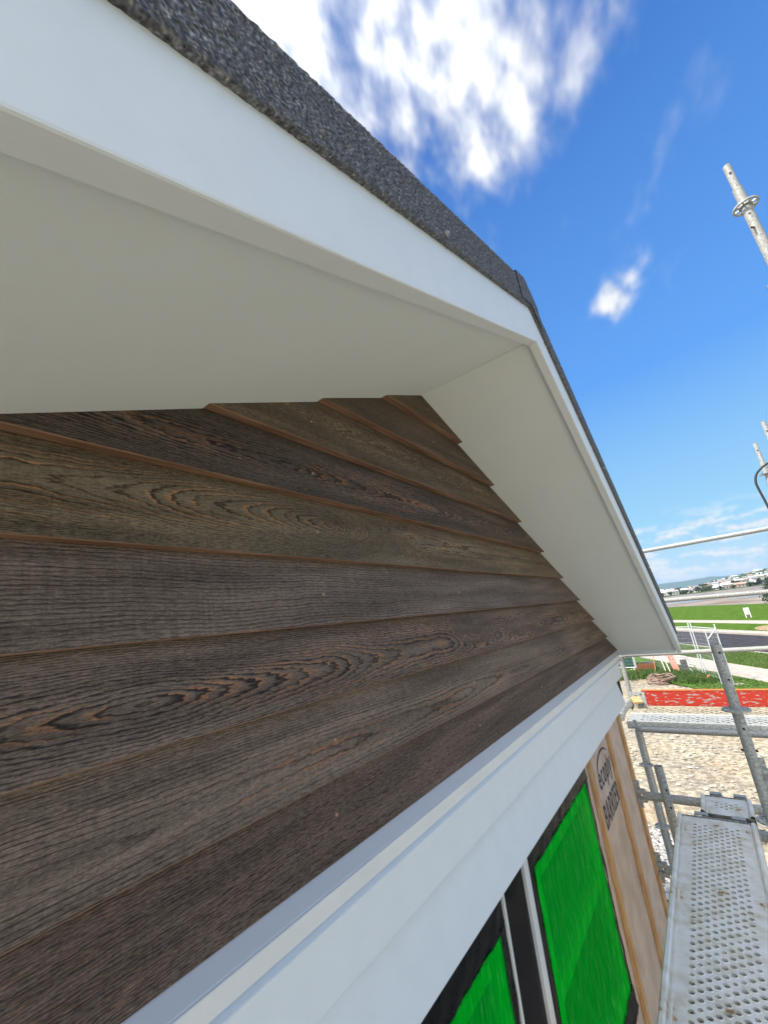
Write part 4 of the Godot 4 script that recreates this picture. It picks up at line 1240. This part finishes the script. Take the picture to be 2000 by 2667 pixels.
	for k in 190:
		var a := k * TAU / 24.0
		var r := .42 + .10 * sin(k * .37) + .05 * sin(k * 1.3)
		ps.append(Vector3(20.25 + cos(a) * r * 1.55 + .10 * sin(k * .13), .07 + .0009 * k + .02 * sin(k * .9), -1.40 + sin(a) * r * .95))
	m.path(ps, .019, 6)
	tag(obj("hose_coil", m.mesh(mat(L(.30, .20, .16), .6)), self), "tangled coil of pinkish brown hose on the gravel", "hose")
	m = MB.new()
	ps = []
	for k in 14:
		var q := k / 13.0
		ps.append(Vector3(lerpf(20.9, 23.3, q), .09 + .9 * q * q, lerpf(-1.9, -1.62, q) + .1 * sin(q * 5)))
	m.path(ps, .016, 6)
	tag(obj("cable", m.mesh(mat(L(.45, .2, .06), .6)), self), "orange cable rising from the hose coil to the fence", "cable")
	# leaning red board, pale boards and a folded white trestle
	m = MB.new()
	m.hexa([Vector3(22.05, .05, -1.02), Vector3(22.05, .05, -.80), Vector3(22.45, 1.25, -1.06), Vector3(22.45, 1.25, -1.28), Vector3(22.10, .05, -1.02), Vector3(22.10, .05, -.80), Vector3(22.50, 1.25, -1.06), Vector3(22.50, 1.25, -1.28)])
	tag(obj("plank", m.mesh(tri_tex(mat(Color(1, 1, 1), .7), noise_tex(120, .02, [[.2, L(.62, .30, .24)], [.55, L(.50, .12, .08)], [.8, L(.66, .52, .47)]], 256, 5), 1.2)), self), "faded red plank leaning at the mesh fence", "plank")
	for q in [[Vector3(21.75, .05, -1.30), Vector3(22.35, 1.2, -1.50)], [Vector3(21.5, .05, -1.12), Vector3(22.3, 1.2, -1.38)]]:
		m = MB.new()
		var d: Vector3 = (q[1] - q[0]).normalized()
		m.boxb((q[0] + q[1]) * .5, Vector3(.07, q[0].distance_to(q[1]), .03), Basis(Vector3.BACK.cross(d) * -1.0, d, Vector3.BACK))
		tag(obj("timber_board", m.mesh(mat(L(.62, .55, .44), .7)), self), "thin pale timber board leaning beside the faded red plank", "board", "pale boards beside the red plank")
	var tr := thing("trestle", Vector3(22.0, .05, -.45), "folded white trestle leaning behind the faded red plank", "trestle")
	for q in [[Vector3(-.1, .7, -.33), Vector3(.0, .66, -.05)], [Vector3(.0, .66, -.05), Vector3(.25, 0, .32)], [Vector3(.0, .45, -.2), Vector3(.1, 0, .08)], [Vector3(-.05, .38, .0), Vector3(.12, .30, .16)]]:
		m = MB.new()
		m.tube(q[0], q[1], .028, 8)
		obj("leg", m.mesh(M.signw), tr)
	m = MB.new()
	m.hexa([Vector3(.0, .02, -.30), Vector3(.0, .02, -.05), Vector3(-.03, .55, -.05), Vector3(-.03, .55, -.28), Vector3(.03, .02, -.30), Vector3(.03, .02, -.05), Vector3(.0, .55, -.05), Vector3(.0, .55, -.28)])
	obj("panel", m.mesh(mat(L(.08, .08, .085), .6)), tr)
	# white boards hung on the fence
	for k in 2:
		m = MB.new()
		m.bevel(Vector3(23.0, .80, -1.98 + k * .34), Vector3(23.02, 1.25, -1.66 + k * .34), .003)
		var o := obj("notice_board", m.mesh(M.signw), self)
		o.rotation.y = 0.0
		tag(o, ["white notice board wired to the mesh fence, next to the cable", "white notice board wired to the mesh fence, next to the pale boards"][k], "notice board", "white notice boards on the fence")
		m = MB.new()
		if k == 0: m.box(Vector3(22.997, .86, -1.86), Vector3(22.9985, .90, -1.80))
		else: m.box(Vector3(22.997, 1.1, -1.58), Vector3(22.9985, 1.12, -1.40))
		obj("print", m.mesh(mat(L(.25, .25, .28), .7)), o)
	# orange bag
	m = MB.new()
	for k in 5:
		m.tube(Vector3(20.3 - .03 * k, .08, -.42 + .12 * k), Vector3(20.3 + .02 * k, .15 + .03 * sin(k * 2.0), -.34 + .12 * k), .06, 7, true, .045)
	tag(obj("crumpled_bag", m.mesh(M.orange), self), "crumpled orange bag in the grass by the fence", "bag")
	# lids in the verge and the street
	m = MB.new()
	m.bevel(Vector3(39.6, -.039, -1.15), Vector3(40.3, -.025, -.60), .004)
	tag(obj("drain_grate", m.mesh(M.black_iron), self), "dark drain grate set in the asphalt street", "grate")
	m = MB.new()
	m.bevel(Vector3(25.2, .04, -2.55), Vector3(25.9, .085, -1.95), .006)
	tag(obj("meter_lid", m.mesh(mat(L(.05, .055, .055), .7)), self), "dark meter box lid lying flush in the verge grass", "lid")
	# sign on the reserve
	var sg := thing("site_sign", Vector3(55.3, .05, 3.9), "white sign panel standing on the reserve lawn", "sign")
	m = MB.new()
	m.bevel(Vector3(-.02, .32, -.22), Vector3(.02, .98, .22), .004)
	obj("panel", m.mesh(M.signw), sg)
	for e in [-.19, .19]:
		m = MB.new()
		m.box(Vector3(-.02, 0, e - .03), Vector3(.02, .3195, e + .03))
		obj("leg", m.mesh(M.signw), sg)
	for r in 2:
		for q in 2:
			m = MB.new()
			m.box(Vector3(-.024, .62 + r * .12, -.11 + q * .12), Vector3(-.0215, .71 + r * .12, -.02 + q * .12))
			obj("print", m.mesh(mat(L(.35, .36, .40), .7)), sg)
	m = MB.new()
	m.box(Vector3(-.015, .02, -.14), Vector3(.015, .31, .14))
	obj("dark_panel", m.mesh(mat(L(.12, .10, .09), .8)), sg)

# ------------------------------------------------------------------ trees and far shore
func crown(c: Vector3, rad: Vector3, count: int, size: float, cols: Array, r: RandomNumberGenerator, lobes := 9) -> ArrayMesh:
	var m := MB.new()
	var lb := []
	for k in lobes:
		var d := Vector3(r.randfn(), r.randfn() * .8, r.randfn()).normalized()
		lb.append([d * r.randf_range(.25, .72), r.randf_range(.30, .52)])
	for k in count:
		var l: Array = lb[r.randi() % lobes]
		var d := Vector3(r.randfn(), r.randfn(), r.randfn()).normalized()
		var p: Vector3 = (l[0] + d * l[1] * pow(r.randf(), .35)) * rad + c
		var n := (d + Vector3(r.randfn(), r.randfn() + .5, r.randfn()) * .5).normalized()
		var a := n.cross(Vector3(r.randfn(), r.randfn(), r.randfn())).normalized() * size * r.randf_range(.6, 1.3)
		var b := n.cross(a).normalized() * size * r.randf_range(.35, .7)
		m.c = (cols[r.randi() % cols.size()] as Color) * r.randf_range(.8, 1.2)
		m.quad(p - a, p - b, p + a, p + b)
	return m.mesh(M.leaf)
func build_far():
	var r := RandomNumberGenerator.new()
	r.seed = 99
	# broad dark tree on the reserve
	var tr := thing("broadleaf_tree", Vector3(66, .05, 8.6), "dark broad tree with low spreading crown on the reserve lawn", "tree")
	var m := MB.new()
	for k in 5:
		var a := TAU * k / 5
		m.tube(Vector3(0, 0, 0), Vector3(cos(a) * .35, 1.1, sin(a) * .35), .20, 8, true, .13)
		m.tube(Vector3(cos(a) * .35, 1.1, sin(a) * .35), Vector3(cos(a) * 1.6, 2.4, sin(a) * 1.6), .13, 7, true, .05)
	obj("trunk", m.mesh(M.bark), tr)
	obj("crown", crown(Vector3(0, 2.05, 0), Vector3(3.0, 2.15, 3.0), 9000, .12, [Color(.018, .040, .018), Color(.028, .058, .024), Color(.012, .028, .014), Color(.045, .080, .040)], r, 22), tr)
	# far shore: low bank
	var bank := MB.new()
	var shore := func(t: float) -> Vector3: return Vector3(lerpf(424, 472, t), 0, lerpf(-32, 46, t))
	for k in 30:
		var a: Vector3 = shore.call(-2.0 + k * .2)
		var b: Vector3 = shore.call(-1.8 + k * .2)
		var y0 := -.05
		bank.quad(a + Vector3(-6, y0, 0), b + Vector3(-6, y0, 0), b + Vector3(2, .45, 0), a + Vector3(2, .45, 0))
		bank.quad(a + Vector3(2, .45, 0), b + Vector3(2, .45, 0), b + Vector3(120, 2.5, 0), a + Vector3(120, 2.5, 0))
	tag(struct("far_shore", bank.mesh(M.hill)), "low grassy bank of the far shore")
	# rising suburb hill and the blue range behind
	var fh := FastNoiseLite.new()
	fh.seed = 31; fh.frequency = .0016; fh.fractal_octaves = 4
	var hh := func(x: float, z: float) -> float:
		var az := z / x
		var e := smoothstep(520.0, 1700.0, x)
		return 2.0 + e * (6.0 + 26.0 * smoothstep(-.02, .12, az) + 6.0 * fh.get_noise_2d(x * 2.0, z * 2.0)) + 2.0
	var hm := MB.new()
	var nx := 40
	var nz := 70
	for j in nz + 1:
		for i in nx + 1:
			var x := lerpf(500, 2300, float(i) / nx)
			var z := lerpf(-.45, .55, float(j) / nz) * x
			hm.pt(Vector3(x, hh.call(x, z), z), Vector3.UP)
	for j in nz:
		for i in nx:
			var k := j * (nx + 1) + i
			hm.ix.append_array([k, k + 1, k + nx + 2, k, k + nx + 2, k + nx + 1])
	var su := SurfaceTool.new()
	su.create_from(hm.mesh(M.hill), 0)
	su.generate_normals()
	var hmm := su.commit()
	hmm.surface_set_material(0, M.hill)
	tag(struct("suburb_hill", hmm), "green rise covered with houses beyond the far shore")
	var rg := MB.new()
	for j in 161:
		var az := lerpf(-.9, .9, j / 160.0)
		var x := 7600.0
		var top := 118.0 + 34.0 * smoothstep(-.08, .02, az) + 46.0 * fh.get_noise_2d(az * 3200.0, 50.0) + 9.0 * fh.get_noise_2d(az * 26000.0, 90.0)
		rg.pt(Vector3(x - 1500, 0, az * (x - 1500)), Vector3.UP); rg.pt(Vector3(x - 600, top * .55, az * (x - 600)), Vector3.UP); rg.pt(Vector3(x, top, az * x), Vector3.UP); rg.pt(Vector3(x + 900, 0, az * (x + 900)), Vector3.UP)
	for j in 160:
		for i in 3:
			var k := j * 4 + i
			rg.ix.append_array([k, k + 1, k + 5, k, k + 5, k + 4])
	su = SurfaceTool.new()
	su.create_from(rg.mesh(M.hill), 0)
	su.generate_normals()
	var rgm := su.commit()
	rgm.surface_set_material(0, M.hill)
	tag(struct("hills", rgm), "blue range of hills on the horizon")
	# houses
	var wallc := [Color(.58, .57, .55), Color(.66, .65, .64), Color(.44, .41, .36), Color(.50, .47, .42), Color(.54, .54, .56), Color(.36, .30, .26)]
	var roofc := [Color(.30, .29, .29), Color(.52, .52, .52), Color(.22, .22, .24), Color(.42, .26, .20), Color(.55, .55, .57), Color(.16, .15, .15)]
	var tone := ["white", "bright white", "tan", "cream", "pale grey", "brown"]
	var rtone := ["grey", "white", "charcoal", "red-brown", "light grey", "black"]
	for k in 150:
		var x: float
		var z: float
		var where: String
		if k < 40:
			var t := -.35 + k * .045 + r.randf_range(-.02, .02)
			var p: Vector3 = shore.call(t)
			x = p.x + r.randf_range(14, 60); z = p.z + r.randf_range(-2, 2)
			where = "on the far shore between the trees"
		else:
			x = r.randf_range(560, 1700); z = x * (r.randf_range(-.085, .135) if r.randf() < .45 else r.randf_range(.0, .135))
			where = "on the rise behind the far shore"
		var wi := r.randi() % 6
		var ri := r.randi() % 6
		var y: float = (.8 if k < 40 else hh.call(x, z)) - .3
		var w := r.randf_range(5.5, 10.5)
		var dp := r.randf_range(4.5, 7)
		var ht := r.randf_range(2.2, 3.8)
		var form := ("tall " if ht > 3.0 else "low ") + ("long" if w > 8.0 else "short")
		var h := thing("house", Vector3(x, y, z), "%s %s house with %s roof %s" % [form, tone[wi], rtone[ri], where], "house", "houses across the estuary")
		h.rotation.y = r.randf_range(-.5, .5)
		m = MB.new()
		m.c = wallc[wi]
		m.box(Vector3(-dp / 2, -3, -w / 2), Vector3(dp / 2, ht, w / 2))
		m.tri(Vector3(-dp / 2, ht, w / 2), Vector3(dp / 2, ht, w / 2), Vector3(0, ht + 1.2, w / 2))
		m.tri(Vector3(dp / 2, ht, -w / 2), Vector3(-dp / 2, ht, -w / 2), Vector3(0, ht + 1.2, -w / 2))
		obj("wall", m.mesh(M.painted), h)
		m = MB.new()
		m.c = roofc[ri]
		for sg in [-1.0, 1.0]:
			var ea := Vector3(sg * (dp / 2 + .5), ht - .25, 0)
			var rd := Vector3(0, ht + 1.35, 0)
			var zz := Vector3(0, 0, w / 2 + .4)
			if sg < 0: m.quad(ea - zz, ea + zz, rd + zz, rd - zz)
			else: m.quad(ea + zz, ea - zz, rd - zz, rd + zz)
		obj("roof", m.mesh(M.painted), h)
		if k < 40:
			for q in 3:
				m = MB.new()
				m.c = Color(.06, .07, .08)
				var zc := (q - 1) * w * .3
				m.box(Vector3(-dp / 2 - .06, .7, zc - .6), Vector3(-dp / 2 + .02, 1.8, zc + .6))
				obj("window", m.mesh(M.painted), h)
	# trees of the far shore and on the rise
	var cols := [[Color(.024, .050, .018), Color(.034, .066, .024)], [Color(.045, .070, .026), Color(.062, .085, .034)], [Color(.016, .034, .016), Color(.022, .040, .022)]]
	for k in 140:
		var x: float
		var z: float
		var hgt := r.randf_range(3.2, 6.2)
		var lab := "growing along the far shore"
		if k < 64:
			var t := -.5 + k * .032 + r.randf_range(-.02, .02)
			var p: Vector3 = shore.call(t)
			x = p.x + r.randf_range(4, 40); z = p.z
			if k % 9 == 4: hgt = 7.6
		else:
			x = r.randf_range(540, 1500); z = x * r.randf_range(-.09, .14)
			lab = "among the houses on the rise beyond the far shore"
		var y: float = (.6 if k < 64 else hh.call(x, z)) - .4
		var wf := r.randf_range(.45, .75)
		var hue := r.randi() % 3
		lab = "%s %s %s tree %s" % [["low", "middling", "tall"][0 if hgt < 4.2 else (1 if hgt < 5.3 else 2)], ["narrow", "round", "spreading"][int((wf - .45) / .1001)], ["dark green", "olive green", "blackish green"][hue], lab]
		var o := thing("round_tree", Vector3(x, y, z), lab, "tree", "trees along the far shore" if k < 64 else "trees on the rise")
		m = MB.new()
		m.tube(Vector3.ZERO, Vector3(0, hgt * .45, 0), .35, 6, false, .2)
		obj("trunk", m.mesh(M.bark), o)
		var wd := hgt * wf
		obj("crown", crown(Vector3(0, hgt * .52, 0), Vector3(wd, hgt * .52, wd), 420, hgt * .10, cols[hue], r, 8), o)
